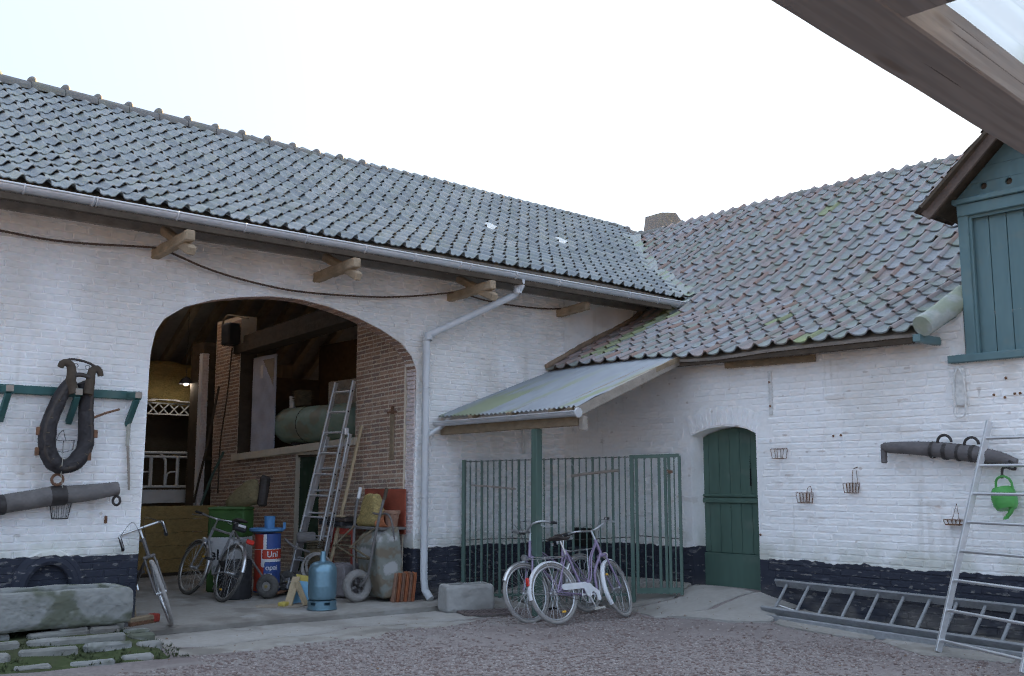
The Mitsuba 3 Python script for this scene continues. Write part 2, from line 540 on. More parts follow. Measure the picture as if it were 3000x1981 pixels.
def wave_s(t, q=.5):
    """old S-shaped pantile: a hollow, then a roll"""
    return np.where(t < .72, -.024 * np.sin(t / .72 * np.pi) ** .8, .034 * np.sin((t - .72) / .28 * np.pi) ** .9)


def tile(u0, s0, w, length, wave, surf, lift, thick, nu, r, wobble, slip=.0):
    t = np.linspace(0, 1, nu)
    ov = 1.0
    uu, ss = [], []
    du, ds, dh, sk = r.normal(size=4) * wobble
    h_low, h_up = lift + abs(dh) * .5, .004
    rows = []
    for q, (sq, hq) in enumerate(((s0 + ds - slip, h_low), (s0 + length * .5, (h_low + h_up) / 2), (s0 + length + ds, h_up))):
        rows.append(surf(u0 + t * w * ov + du + sk * q * .4, np.full(nu, sq), wave(t, q / 2) + hq))
    lip = surf(u0 + t * w * ov + du, np.full(nu, s0 + ds - slip), wave(t, 0) + h_low)
    lipb = surf(u0 + t * w * ov + du, np.full(nu, s0 + ds - slip + .002), wave(t, 0) + h_low - thick)
    V = np.vstack(rows + [lip, lipb])
    F = []
    for a in (0, 1):
        for k in range(nu - 1):
            i, j = a * nu + k, (a + 1) * nu + k
            F += [[i, i + 1, j + 1], [i, j + 1, j]]
    for k in range(nu - 1):
        i, j = 3 * nu + k, 4 * nu + k
        F += [[i, j + 1, i + 1], [i, j, j + 1]]
    uv = np.vstack([np.column_stack([t, np.full(nu, q)]) for q in (0, .5, 1, 0, 0)])
    return V, np.array(F), uv


def lay(parent, tiles, name='tile', n_parts=300):
    score = seen(np.array([t[0].mean(0) for t in tiles]))
    order = np.argsort(-score, kind='stable')
    rest = {}
    for k, i in enumerate(order):
        v, f, uv, m = tiles[i]
        if k < n_parts and score[i] > 0:
            part(parent, name, (v, f), m, smooth=True, uv=uv)
        else:
            rest.setdefault(m, []).append((v, f, uv))
    base = part_key(parent, 'tiling')
    for q, (m, l) in enumerate(rest.items()):
        scene[base if q == 0 else f'{base}__{q:03d}'] = mikit.ply(cat([x[:2] for x in l]), m, smooth=True, uv=np.vstack([x[2] for x in l]))
    labels[base] = {'kind': 'stuff', 'label': 'smaller and farther tiles of the roof'}


r_ = np.random.default_rng(21)
TW1, TW2 = .2135, .230
rows1 = [k * .2743 for k in range(7)] + [1.92 + k * .28 for k in range(11)]
tiles = []
for ri, s0 in enumerate(rows1):
    g = .2743 if s0 < 1.9 else .28
    for k in range(-8, 72):
        u0 = 1.75 + k * TW1 + .012 * math.sin(ri * 2.1)
        c = roof1(np.array([u0 + TW1 / 2]), np.array([s0 + g / 2]), 0)[0]
        if c[0] > 9.4 and z2_at(c[0]) > z1_at(c[1]) - .02:
            continue
        if c[0] > 15.5 or c[0] < .1:
            continue
        m = f'grey_tile_{int(r_.choice([0, 0, 1, 1, 2]))}'
        if (ri == 9 and k == 36) or (ri == 9 and k == 43):
            m = 'glass_tile'
        flip = roof1
        # the roll lies on the right of each tile as seen from the yard
        v, f, uv = tile(u0, s0, TW1 * 1.02, g + .05, wave_flat, flip, .021, .011, 15, r_, .0013)
        tiles.append((v, f, uv, m))
bs('pale_timber', speck((.31, .24, .165), .3, 10), .9, spec=.1)
bs('glass_tile', (.62, .63, .60), .3, spec=.5)
# roof deck under the tiles, boards seen from below, rear slope
roofk = f'{barn}__roof'


def deck(surf, us, ss, h0, h1):
    U, S = np.meshgrid(us, ss, indexing='ij')
    a = surf(U.ravel(), S.ravel(), np.full(U.size, h0))
    b = surf(U.ravel(), S.ravel(), np.full(U.size, h1))
    n, m = U.shape
    F = []
    o = n * m
    for i in range(n - 1):
        for j in range(m - 1):
            p, q, r, t = i * m + j, (i + 1) * m + j, (i + 1) * m + j + 1, i * m + j + 1
            F += [[p, q, r], [p, r, t], [o + p, o + r, o + q], [o + p, o + t, o + r]]
    for i in range(n - 1):
        for j in (0, m - 1):
            p, q = i * m + j, (i + 1) * m + j
            F += [[p, o + q, q], [p, o + p, o + q]]
    return trimesh.Trimesh(np.vstack([a, b]), np.array(F), process=False)


part(barn, 'roof', deck(roof1, np.linspace(-2.5, 11.3, 30), [.06, 1.0, 1.9, 1.94, 3.0, 4.86], -.035, -.075), 'soffit', label='grey tiled roof on dark boards')
for xa, xb, sa in ((11.3, 12.4, .75), (12.4, 13.6, 1.9), (13.6, 17.5, 3.1)):
    part(barn, 'roof_boards', deck(roof1, np.linspace(xa, xb, 4), [sa, max(sa + .1, 1.95), 4.86], -.035, -.075), 'soffit')
lay(roofk, tiles)


def rear(x, s, h):
    return np.stack([x, 13.52 + s * math.cos(P1b) + h * math.sin(P1b), 6.50 - s * math.sin(P1b) + h * math.cos(P1b)], -1)


part(barn, 'rear_roof', deck(rear, np.linspace(-2.5, 17.5, 6), [3.4, 4.0, 7.2], .0, -.03), 'soffit')
part(barn, 'rear_roof', cat([deck(rear, np.linspace(-2.5, 3.9, 3), [0, 3.4], .0, -.03), deck(rear, np.linspace(6.9, 17.5, 3), [0, 3.4], .0, -.03), deck(rear, np.linspace(3.9, 6.9, 3), [0, .25], .0, -.03)]), 'soffit')
part(barn, 'added_rooflight', (np.array([rear(np.array(x), np.array(s_), np.array(-.01)) for x, s_ in ((3.9, .25), (6.9, .25), (6.9, 3.4), (3.9, 3.4))]), np.array([[0, 1, 2], [0, 2, 3]])), 'pane')  # unseen opening, added to let daylight onto the back of the gateway
scene['pane'] = {'type': 'thindielectric', 'int_ior': 1.5}
for k in range(22):
    x = 1.2 + k * .42
    part(barn, 'rafter', beam(rear(np.array(x), np.array(.3), np.array(-.09)), rear(np.array(x), np.array(7.0), np.array(-.09)), .115, .12, (0, 0, 1)), 'pale_timber')
# ridge tiles, a knob where each overlaps the next
for k in range(34):
    xa = 1.75 + k * .4165
    if xa > 15.4:
        break
    z = 6.545 - .004 * k + .010 * math.sin(k * 1.7)
    a = np.linspace(-.15, math.pi + .15, 11)
    ring = [np.stack([np.full(11, x), 13.5 + rr * np.cos(a) * .135 / .125, z - .045 + rr * np.sin(a)], -1) for x, rr in ((xa + .008, .10), (xa + .012, .130), (xa + .20, .124), (xa + .42, .119))]
    V = np.vstack(ring)
    F = [[i * 11 + j, i * 11 + j + 1, (i + 1) * 11 + j + 1] for i in (0, 1, 2) for j in range(10)] + [[i * 11 + j, (i + 1) * 11 + j + 1, (i + 1) * 11 + j] for i in (0, 1, 2) for j in range(10)]
    part(roofk, 'ridge_tile', cat([(V, np.array(F)), place(trimesh.creation.icosphere(2, 1.0), np.diag([.062, .10, .085]), (xa + .035, 13.5, z + .058))]), 'ridge_tile', smooth=45)

# eave: fascia, zinc gutter on brackets, rafter tails, brackets
part(barn, 'wall_plate', box((4.4, 10.045, 4.19), (13.8, .07, .36)), 'soffit')
part(barn, 'fascia', box((4.4, 9.415, 4.035), (13.9, .03, .13)), 'dark_wood')
gp = [(.072 * math.cos(t), .072 * math.sin(t)) for t in np.linspace(math.pi, 2 * math.pi, 13)]
gx = [np.array([[x, 9.30 + a, 4.052 - .004 * (x - 2) * .3 + b] for a, b in gp] + [[x, 9.30 + a * .93, 4.052 - .004 * (x - 2) * .3 + b * .93] for a, b in gp[::-1]]) for x in np.linspace(-2.5, 11.32, 24)]
V = np.vstack(gx)
m_ = 26
F = [[i * m_ + j, (i + 1) * m_ + j, (i + 1) * m_ + (j + 1) % m_] for i in range(23) for j in range(m_)] + [[i * m_ + j, (i + 1) * m_ + (j + 1) % m_, i * m_ + (j + 1) % m_] for i in range(23) for j in range(m_)]
gutter = part(barn, 'gutter', cat([(V, np.array(F)), tube([(-2.5, 9.228, 4.055), (11.32, 9.228, 4.044)], .011, 8), (np.array([[11.32, 9.30 + a, 4.041 + b] for a, b in gp] + [[11.318, 9.30, 4.045]]), np.array([[i, i + 1, 13] for i in range(12)]))]), 'zinc', smooth=40, label='long half-round zinc gutter')
for x in (2.36, 2.98, 3.74, 4.44, 5.13, 5.86, 6.52, 7.17, 8.05, 8.78, 9.42, 10.1, 10.7, 11.15):
    part(gutter, 'bracket', tube([(x, 9.30 + .079 * math.cos(t), 4.05 - .001 * (x - 2) + .079 * math.sin(t)) for t in np.linspace(math.pi * .95, 2 * math.pi * .98, 12)], .008, 6), 'zinc', smooth=50)
for x in (2.95, 7.33):
    part(gutter, 'joint', tube([(x, 9.30 + .074 * math.cos(t), 4.05 + .074 * math.sin(t)) for t in np.linspace(math.pi, 2 * math.pi, 12)], .013, 6), 'zinc', smooth=50)
for x in (3.86, 5.735, 7.65, 9.55):
    far = x > 9
    b = part(barn, 'eave_bracket', rough(beam((x, 10.12, 3.80), (x, 9.50 if far else 9.20, 3.84), .095, .11, ch=.012), .012, 6, 3, .1), 'pale_timber', label='old timber bracket under the eave')
    if not far:
        part(b, 'rafter_tail', rough(beam((x + .02, 9.92, 4.02), (x + .02, 9.20, 3.685), .085, .095, ch=.015), .012, 6, 5, .1), 'pale_timber')
part(barn, 'purlin', beam((-2.5, 9.30, 3.945), (11.0, 9.30, 3.945), .07, .06), 'dark_wood')
# drainpipe with its swan neck
pipe = [(8.19, 9.30, 4.00), (8.19, 9.32, 3.90), (8.16, 9.42, 3.80), (7.70, 9.68, 3.53), (7.24, 9.945, 3.27), (7.215, 9.965, 3.20), (7.215, 9.965, 2.0), (7.22, 9.965, .35), (7.225, 9.95, .22), (7.24, 9.85, .12)]
dp = part(barn, 'drainpipe', tube(smooth_pts(pipe[:3], 4).tolist() + smooth_pts(pipe[3:5], 2).tolist() + pipe[5:8] + smooth_pts(pipe[8:], 3).tolist(), .045, 16), 'pvc', smooth=50, label='pale grey drainpipe with a swan neck')
for z in (3.2, 2.62, 1.30):
    part(dp, 'clip', torus((7.215, 9.965, z), (0, 0, 1), .047, .006, 20, 6), 'zinc', smooth=True)
for q in ((8.175, 9.36, 3.86), (7.235, 9.95, 3.25)):
    part(dp, 'collar', lathe([(.0465, -.05), (.051, -.045), (.051, .045), (.0465, .05)], 16, q, (0.1, .1, 1)), 'pvc', smooth=30)
part(dp, 'side_inlet', tube(smooth_pts([(7.56, 9.93, 2.27), (7.50, 9.95, 2.19), (7.36, 9.96, 2.10), (7.25, 9.965, 2.04)], 4), .028, 10), 'pvc', smooth=50)
# chimney behind the ridge
part(barn, 'chimney', rough(trimesh.convex.convex_hull(np.array([[15.6, 13.4, 6.0], [16.6, 13.4, 6.0], [15.6, 13.95, 6.0], [16.6, 13.95, 6.0], [15.72, 13.42, 7.02], [16.15, 13.42, 7.08], [15.72, 13.9, 7.02], [16.15, 13.9, 7.08], [16.5, 13.42, 6.82], [16.5, 13.9, 6.82]])), .02, 5, 2, .15), 'ridge_tile', label='stub of a mossy chimney behind the ridge')

# ---------------------------------------------------------------- inside the gateway
XP = 7.12
TL = -.034
loft_a, loft_b = 11.39, 14.83


def sill(y):
    return 1.91 + (14.83 - y) * .0436


side_poly = sg.Polygon([(10.275, .0), (15.72, .0), (15.72, 4.1), (loft_b, 4.1), (loft_b, 3.5), (loft_a, 3.5), (loft_a, 4.3), (10.275, 4.3)]).difference(sg.Polygon([(loft_a, sill(loft_a) - .09), (loft_b, sill(loft_b) - .09), (loft_b, 3.6), (loft_a, 3.7)])).difference(sg.box(12.28, .0, 12.94, 1.86))
passage = part(barn, 'passage_wall', extrude(side_poly, .26, np.array([[0, 0, 1], [1, 0, 0], [0, 1, 0]]), (XP, 0, 0)), 'mortar', label='bare brick side wall of the gateway')
low = sg.Polygon([(10.275, .1), (15.70, .1), (15.70, 4.05), (loft_b + .004, 4.05), (loft_b + .004, sill(loft_b) - .10), (loft_a - .004, sill(loft_a) - .10), (loft_a - .004, 4.2), (10.275, 4.2)]).difference(sg.box(12.27, .0, 12.95, 1.9))


def shear(poly):          # courses that climb gently towards the yard
    return shapely.transform(poly, lambda c: np.column_stack([c[:, 0], c[:, 1] - TL * (c[:, 0] - 13.0)]))


brick_wall(passage, courses(10.275, 15.72, -.3, 4.3, .185, .0545, 5, headers=True, jit=.006), shear(low), ((XP, 0, -TL * 0 - .0 + TL * -13.0), (0, 1, 0), (0, 0, 1), (-1, 0, 0)), ['brick_0', 'brick_0', 'brick_1', 'brick_2', 'brick_3'], .0068, .006, .003, .0012, 8, 300, tilt=TL)
part(barn, 'loft_ledge', rough(extrude(sg.Polygon([(loft_a - .05, sill(loft_a) - .1), (loft_b + .1, sill(loft_b + .1) - .1), (loft_b + .1, sill(loft_b + .1)), (loft_a - .05, sill(loft_a))]), .5, np.array([[0, 0, 1], [1, 0, 0], [0, 1, 0]]), (XP - .05, 0, 0)), .006, 7, 3, .1), 'mortar', label='worn concrete ledge of the loft opening')
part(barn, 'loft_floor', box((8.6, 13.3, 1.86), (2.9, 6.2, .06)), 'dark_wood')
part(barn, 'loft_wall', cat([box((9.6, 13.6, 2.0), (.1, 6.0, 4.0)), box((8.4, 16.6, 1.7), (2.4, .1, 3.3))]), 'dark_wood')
part(barn, 'jamb_shade', box((XP + .14, loft_b - .012, 2.7), (.27, .02, 1.6)), 'dark_wood')  # dark sheet standing in for the shade of the recessed jamb
part(barn, 'lintel', beam((XP + .1, loft_a - .0, 3.70), (XP + .1, loft_b + .15, 3.56), .3, .14), 'dark_wood')
for k in range(1):
    part(barn, 'board', beam((XP + .06, loft_a + .05, 3.86 + .17 * k), (XP + .06, loft_b, 3.70 + .17 * k), .03, .163), 'dark_wood')
part(barn, 'recess_shade', box((7.18, 16.3, 1.9), (.25, .5, 3.8)), 'dark_wood')  # dark box put behind the pier for the shade of the recess
part(barn, 'far_pier', box((6.98, 15.86, 1.8), (.11, .12, 3.55)), 'white_paint')  # white coat stands in for daylight falling on this pier
pier = f'{barn}__far_pier'
brick_wall(pier, courses(6.927, 7.035, .1, 3.57, .11, .0545, 3), sg.box(6.927, .1, 7.035, 3.57), ((0, 15.80, 0), (1, 0, 0), (0, 0, 1), (0, -1, 0)), ['pale_brick'], .004, .006, .003, .001, 4, 300)
bs('pale_brick', speck((.60, .53, .52), .3, 30), .9)
part(barn, 'passage_left_wall', cat([box((3.62, 10.85, 2.1), (.2, 1.15, 4.2)), box((3.62, 13.3, 2.45), (.2, 3.75, 4.9))]), 'mortar')  # unseen wall, raised and made pale to bounce light inside
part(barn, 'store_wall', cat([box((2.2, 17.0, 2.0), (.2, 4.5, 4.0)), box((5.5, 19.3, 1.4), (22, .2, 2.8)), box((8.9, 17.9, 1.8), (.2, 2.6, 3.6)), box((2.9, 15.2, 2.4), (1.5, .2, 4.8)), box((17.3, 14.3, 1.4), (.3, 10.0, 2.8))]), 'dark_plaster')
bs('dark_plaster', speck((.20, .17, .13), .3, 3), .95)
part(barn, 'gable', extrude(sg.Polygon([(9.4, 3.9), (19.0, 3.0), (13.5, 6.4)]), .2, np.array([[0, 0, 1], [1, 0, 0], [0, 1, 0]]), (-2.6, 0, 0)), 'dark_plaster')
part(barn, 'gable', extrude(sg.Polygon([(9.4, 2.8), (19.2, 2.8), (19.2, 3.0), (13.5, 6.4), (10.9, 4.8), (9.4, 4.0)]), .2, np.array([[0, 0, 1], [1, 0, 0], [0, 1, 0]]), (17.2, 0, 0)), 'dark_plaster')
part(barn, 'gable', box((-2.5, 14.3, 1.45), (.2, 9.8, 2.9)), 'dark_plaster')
# worn bricks on the jamb of the gateway
brick_wall(passage, courses(Y1 + .012, Y1 + .198, .1, 2.86, .19, .0545, 15, headers=True), sg.box(Y1 + .012, .1, Y1 + .198, 2.84), ((7.142, 0, 0), (0, 1, 0), (0, 0, 1), (-1, 0, 0)), ['pale_brick'], .004, .008, .003, .001, 4, 300, name='jamb_brick')
part(barn, 'passage_door', cat([box((XP + .10, 12.61, .98), (.04, .66, 1.76))] + [box((XP + .075, 12.32 + .118 * k, .98), (.018, .11, 1.74)) for k in range(6)]), 'dark_green', label='dark green plank door under the loft ledge')
# iron anchor straps painted over on the barn wall
for x in (3.0 + 1.13, 5.33):
    pass
# ---------------------------------------------------------------- stable (right)
stable = thing('stable', 'low whitewashed stable with a mossy sagging pantile roof, green plank door and dormer', 'building')
DX = 9.88
dcurve = [(6.93, -.1), (6.93, 2.035), (7.05, 2.09), (7.2, 2.125), (7.4, 2.135), (7.6, 2.115), (7.76, 2.075), (7.87, 2.03), (7.87, -.1)]
side = sg.Polygon([(-1.0, -.2), (10.3, -.2), (10.3, 3.06), (4.78, 3.06), (4.47, 3.30), (4.47, 2.64), (-1.0, 2.64)])
door_hole = sg.Polygon(dcurve)
MY = np.array([[0, 0, 1], [1, 0, 0], [0, 1, 0]])
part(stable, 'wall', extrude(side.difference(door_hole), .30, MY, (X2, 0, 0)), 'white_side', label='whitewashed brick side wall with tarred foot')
sw = f'{stable}__wall'
vous = []
reg2 = side.intersection(sg.box(2.9, .0, 10.06, 3.4)).difference(door_hole.buffer(.004)).difference(sg.Polygon([(6.82, 2.03), (7.98, 2.03), (7.98, 2.20), (7.7, 2.35), (7.4, 2.385), (7.1, 2.35), (6.82, 2.22)]))
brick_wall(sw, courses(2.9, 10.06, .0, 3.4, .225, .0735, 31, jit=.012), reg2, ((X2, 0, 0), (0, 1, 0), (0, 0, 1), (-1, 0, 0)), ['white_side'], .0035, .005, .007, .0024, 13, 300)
top = smooth_pts(dcurve[1:-1], 6)
ts = np.concatenate([[0], np.cumsum(np.linalg.norm(np.diff(top, axis=0), axis=1))])
K = 14
for k in range(K):
    P = []
    for t in ((k + .05) / K, (k + .95) / K):
        q = np.array([np.interp(t * ts[-1], ts, top[:, 0]), np.interp(t * ts[-1], ts, top[:, 1])])
        d = nrm(q - np.array([7.4, .55]))
        P += [q + d * .005, q + d * (.235 + .01 * math.sin(k * 3))]
    v = [[X2 + dx, p[0] + (c0[0] - p[0]) * e, p[1] + (c0[1] - p[1]) * e] for c0 in [np.mean(P, 0)] for dx, e in ((.004, 0), (-.009, .1)) for p in (P[0], P[2], P[3], P[1])]
    part(sw, 'arch_brick', (np.array(v), BOXF), 'white_side')
# door: two leaves of vertical planks
dpoly = sg.Polygon([(7.93, .22), (6.86, .22), (6.86, 2.06)] + [(a, b - .01) for a, b in dcurve[2:-2]] + [(7.93, 2.0)])
door = part_key(stable, 'door')
scene[door] = mikit.ply(extrude(dpoly, .03, MY, (DX + .03, 0, 0)), 'door_green')
labels[door] = {'label': 'dark green two-leaf plank door'}
edges = [6.86, 7.02, 7.175, 7.33, 7.48, 7.635, 7.79, 7.93]
for a, b in zip(edges, edges[1:]):
    for z0, z1 in ((.66, 1.235), (1.30, 2.3)):
        g = dpoly.intersection(sg.box(a + .003, z0, b - .003, z1))
        if g.area > 1e-4:
            part(door, 'plank', extrude(g, .028 + .004 * rng.random(), MY, (DX, 0, 0)), 'door_green')
part(door, 'kick_board', box((DX - .002, 7.395, .44), (.04, 1.06, .42), ch=.004), 'door_green')
part(door, 'rail', box((DX - .008, 7.395, 1.268), (.05, 1.06, .058), ch=.006), 'door_green')
part(door, 'rail', box((DX - .004, 7.395, 1.325), (.05, 1.06, .03), ch=.005), 'door_green')
part(door, 'slot', extrude(sg.Polygon([(7.172, 1.44), (7.196, 1.44), (7.19, 1.62), (7.186, 1.78), (7.180, 1.62)]), .004, MY, (DX - .006, 0, 0)), 'black_hole', label='flat black strip for the shade of a slot in the upper leaf')  # black strip laid on the planks, painted shade of an open slot
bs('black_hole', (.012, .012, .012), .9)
part(stable, 'door_step', rough(box((9.76, 7.40, .205), (.42, 1.0, .09), ch=.01), .006, 5, 4, .08), 'concrete')
# eave timbers
part(stable, 'wall_plate', rough(beam((9.40, 10.05, 2.90), (9.40, 4.86, 2.865), .06, .06), .012, 3, 6, .15), 'dark_wood', label='weathered timber under the tile edge')
part(stable, 'eave_board', rough(beam((9.60, 7.28, 2.84), (9.60, 6.10, 2.82), .06, .075), .006, 4, 6, .2), 'old_wood')
part(stable, 'end_bracket', beam((9.22, 4.74, 2.86), (9.72, 4.74, 2.86), .075, .075, ch=.006), 'blue_green', label='blue-green bracket at the end of the eave')
part(stable, 'end_brace', beam((9.28, 4.70, 2.89), (9.66, 4.56, 3.12), .05, .06, ch=.005), 'blue_green')
# roof
part(stable, 'roof', deck(roof2, np.linspace(10.05, 4.80, 16), [.04, 1.0, 1.95, 2.05, 4.0, 6.02], -.045, -.08), 'soffit', label='sagging roof of mossy old pantiles')
part(stable, 'roof_boards', deck(roof2, np.linspace(4.80, -1.2, 8), [.45, 2.5, 4.0, 6.02], -.045, -.08), 'soffit')
part(stable, 'roof_boards', deck(roof2, np.linspace(13.2, 10.05, 8), [2.55, 2.9, 4.0, 6.02], -.045, -.08), 'soffit')
part(stable, 'rear_roof', extrude(sg.Polygon([(14.2, 6.12), (18.5, 2.9), (18.5, 2.86), (14.2, 6.06)]), 12.0, np.array([[1, 0, 0], [0, 0, -1], [0, 1, 0]]), (0, 10.0, 0)), 'soffit')
part(stable, 'rear_wall', cat([box((18.4, 4.2, 1.4), (.2, 12, 2.9)), extrude(sg.Polygon([(9.9, -.1), (18.5, -.1), (18.5, 2.9), (14.2, 6.0), (9.9, 2.9)]), .2, np.array([[1, 0, 0], [0, 0, -1], [0, 1, 0]]), (0, -1.0, 0))]), 'dark_plaster')
r2 = np.random.default_rng(5)
t2 = []
rows2 = [k * .285 for k in range(7)] + [2.0 + k * .30 for k in range(13)]
for ri, s0 in enumerate(rows2):
    g = .285 if s0 < 1.95 else .30
    for k in range(48):
        u0 = 10.05 - k * TW2 + .02 * math.sin(ri * 1.3) + (TW2 * 14)
        if u0 < 1.4:
            continue
        c = roof2(np.array([u0 - TW2 / 2]), np.array([s0 + g / 2]), 0)[0]
        zz = z1_at(c[1])
        if c[1] > 9.35 and z2_at(c[0]) < zz + .03 and not (c[1] < 10.05 and z2_at(c[0]) < zz - .16):
            continue
        if c[1] > 10.05 and c[0] < 10.9:
            continue
        if s0 < 2.45 and u0 - TW2 < 4.62:
            continue
        gl = meshkit.fbm(np.array([[c[1] * .8, s0 * .5, 3.]]), 2, 3)[0]
        col = int(r2.choice([0, 0, 0, 1, 2, 2]))
        if s0 < 2.4 and 9.25 < c[1] < 9.55:
            col = 3 if r2.random() < .75 else 0
        if c[1] > 9.6 and s0 < 2:
            col = 1
        if r2.random() < .006:
            col = 3
        v, f, uv = tile(u0, s0, -TW2 * 1.02, g + .07, wave_s, roof2, .034, .016, 13, r2, .006, slip=max(0, r2.normal() * .006))
        t2.append((v, f, uv, f'old_tile_{col}'))
lay(f'{stable}__roof', t2)
for k in range(26):
    ya = 12.85 - k * .40
    if ya < 3.0:
        break
    a = np.linspace(-.1, math.pi + .1, 10)
    z = 6.155 - .02 * math.sin(k * .5) + .012 * math.sin(k * 2.3)
    ring = [np.stack([14.20 + rr * 1.15 * np.cos(a), np.full(10, y), z - .06 + rr * np.sin(a)], -1) for y, rr in ((ya, .118), (ya - .2, .112), (ya - .43, .105))]
    F = [[i * 10 + j, i * 10 + j + 1, (i + 1) * 10 + j + 1] for i in (0, 1) for j in range(9)] + [[i * 10 + j, (i + 1) * 10 + j + 1, (i + 1) * 10 + j] for i in (0, 1) for j in range(9)]
    part(f'{stable}__roof', 'ridge_tile', (np.vstack(ring), np.array(F)), 'ridge_tile', smooth=True)
# mortar and lead in the valley between the two roofs
vp = []
for x in np.linspace(11.42, 14.1, 16):
    z = float(z2_at(x))
    y = float(np.interp(z, [float(z1_at(q)) for q in np.linspace(9.35, 13.4, 80)], np.linspace(9.35, 13.4, 80)))
    vp.append((x, y, z))
vp = np.array(vp)
VV = []
for i, (x, y, z) in enumerate(vp):
    w = .13 + .03 * math.sin(i * 1.9)
    for a in np.linspace(-1, 1, 7):
        dx, dy = a * w * .75, -a * w * .75
        zz = max(float(z1_at(min(y + dy, 13.45))), float(z2_at(x + dx))) + .05 - .012 * abs(a)
        VV.append((x + dx, y + dy, zz))
part(stable, 'valley', rough(trimesh.Trimesh(np.array(VV), np.array([t for i in range(15) for j in range(6) for t in ([i * 7 + j, i * 7 + j + 1, (i + 1) * 7 + j + 1], [i * 7 + j, (i + 1) * 7 + j + 1, (i + 1) * 7 + j])]), process=False), .012, 5, 2), 'lead', smooth=True, label='greenish lead strip in the valley of the roofs')
bs('lead', roof_tile((.24, .26, .25), (.33, .35, .34), (.22, .27, .17), .8), .7, spec=.3)
part(stable, 'valley_apron', rough(extrude(sg.Polygon([(0, 0), (.34, 0), (.38, .2), (.2, .3), (0, .25)]), .02, np.array([[.94, 0, -.34], [0, 1, 0], [.34, 0, .94]]), (11.28, 9.14, 4.04)), .01, 6, 2, .08), 'lead', smooth=30)
# half-round flashing at the end of the eave
fl = smooth_pts([(9.20, 4.66, 2.96), (9.45, 4.60, 3.10), (9.70, 4.54, 3.25), (9.84, 4.50, 3.36)], 4)
part(stable, 'end_flashing', rough(tube(fl, [.105] * (len(fl) - 1) + [.08], 12), .014, 6, 3), 'lead_moss', smooth=50, label='mossy half-round flashing at the end of the eave')
bs('lead_moss', roof_tile((.30, .325, .30), (.40, .42, .39), (.26, .30, .19), .6), .8, spec=.2)
# mortar fillet where the stable roof meets the barn wall
mf = roof2(np.full(9, 10.045), np.linspace(.02, 2.3, 9), np.full(9, .045))
part(stable, 'mortar_fillet', rough(tube(mf, .035, 8), .012, 9, 2, .08), 'mortar_brown', smooth=50)
bs('mortar_brown', speck((.24, .17, .12), .3, 10), .95)

# dormer with a boarded hatch
dm = part_key(stable, 'dormer')
scene[dm] = mikit.ply(cat([box((9.70, 4.405, 3.38), (.16, .10, 1.38), ch=.006), box((9.70, 3.20, 3.38), (.16, .10, 1.38), ch=.006), box((9.69, 3.80, 4.115), (.18, 1.30, .115), ch=.006), box((9.665, 3.80, 4.20), (.20, 1.36, .05), ch=.006)]), 'blue_green')
labels[dm] = {'label': 'blue-green dormer with a boarded hatch and a small tiled gable'}
for k in range(7):
    a = 4.355 - k * .165
    part(dm, 'plank', box((9.715 + .002 * (k % 3), a - .0815, 3.375), (.028, .159, 1.37), ch=.004), 'blue_green')
part(dm, 'sill', box((9.66, 3.83, 2.665), (.17, 1.58, .075), ch=.008), 'blue_green')
part(dm, 'rim', cat([box((9.66, 4.345, 3.38), (.03, .03, 1.36)), box((9.66, 3.8, 4.045), (.03, 1.1, .03))]), 'blue_green')
gab = sg.Polygon([(4.47, 4.225), (3.13, 4.225), (3.13, 4.25), (3.80, 4.86), (4.47, 4.25)])
holes = [(4.20, 4.33), (3.96, 4.325), (3.64, 4.325), (3.42, 4.33)]
for a, b in ((4.225, 4.37), (4.373, 4.52), (4.523, 4.9)):
    g = gab.intersection(sg.box(3.0, a, 4.6, b))
    for hy, hz in holes:
        g = g.difference(sg.Point(hy, hz).buffer(.034))
    part(dm, 'gable_board', extrude(g, .03, MY, (9.66, 0, 0)), 'blue_green')
part(dm, 'gable_back', extrude(gab.buffer(-.01), .02, MY, (9.70, 0, 0)), 'dark_wood')
sl = nrm([0, -.67, .60])
nl = nrm([0, .60, .67])
for sgn in (1, -1):
    e0 = np.array([9.33, 3.80 + sgn * .88, 4.09])
    up = np.array([0, -sgn * .735, .678])
    nn = np.array([0, sgn * .678, .735])
    L = 1.19
    part(dm, 'roof_deck', beam(e0 + [1.3, 0, 0] + nn * .02 - [.05, 0, 0] + up * .0, e0 + [1.3, 0, 0] + nn * .02 + up * L, 2.6, .03, up=nn), 'dark_wood')
    part(dm, 'barge_board', beam(e0 + [.06, 0, 0] - nn * .03, e0 + [.06, 0, 0] - nn * .03 + up * L, .03, .10, up=nn), 'red_wood')
    if sgn > 0:
        for q in range(5):
            for c in range(4):
                c0 = e0 + up * (q * .235 - .03) + nn * (.055 + .01) + [c * .2, 0, 0]
                a = np.linspace(0, math.pi, 7)
                V = np.vstack([c0 + np.outer(a * 0 + t * .27, up) + np.outer(.035 * np.sin(a) * (1 if c % 1 == 0 else 1), nn) + np.outer((a / math.pi) * .2, [1, 0, 0]) - nn * (.03 * t) for t in (0, 1)] + [c0 - nn * .02 + np.outer(.035 * np.sin(a), nn) * .2 + np.outer((a / math.pi) * .2, [1, 0, 0])])
                F = [[i, i + 1, 7 + i + 1] for i in range(6)] + [[i, 8 + i, 7 + i] for i in range(6)] + [[i, 14 + i + 1, i + 1] for i in range(6)] + [[i, 14 + i, 14 + i + 1] for i in range(6)]
                part(dm, 'tile', (V, np.array(F)), 'rust_tile', smooth=30)
    else:
        part(dm, 'tiling', beam(e0 + [1.3, 0, 0] + nn * .06, e0 + [1.3, 0, 0] + nn * .06 + up * L, 2.6, .03, up=nn), 'rust_tile')
part(dm, 'ridge_cap', tube([(9.30, 3.80, 4.93), (11.9, 3.80, 4.93)], .09, 10), 'rust_tile', smooth=50)
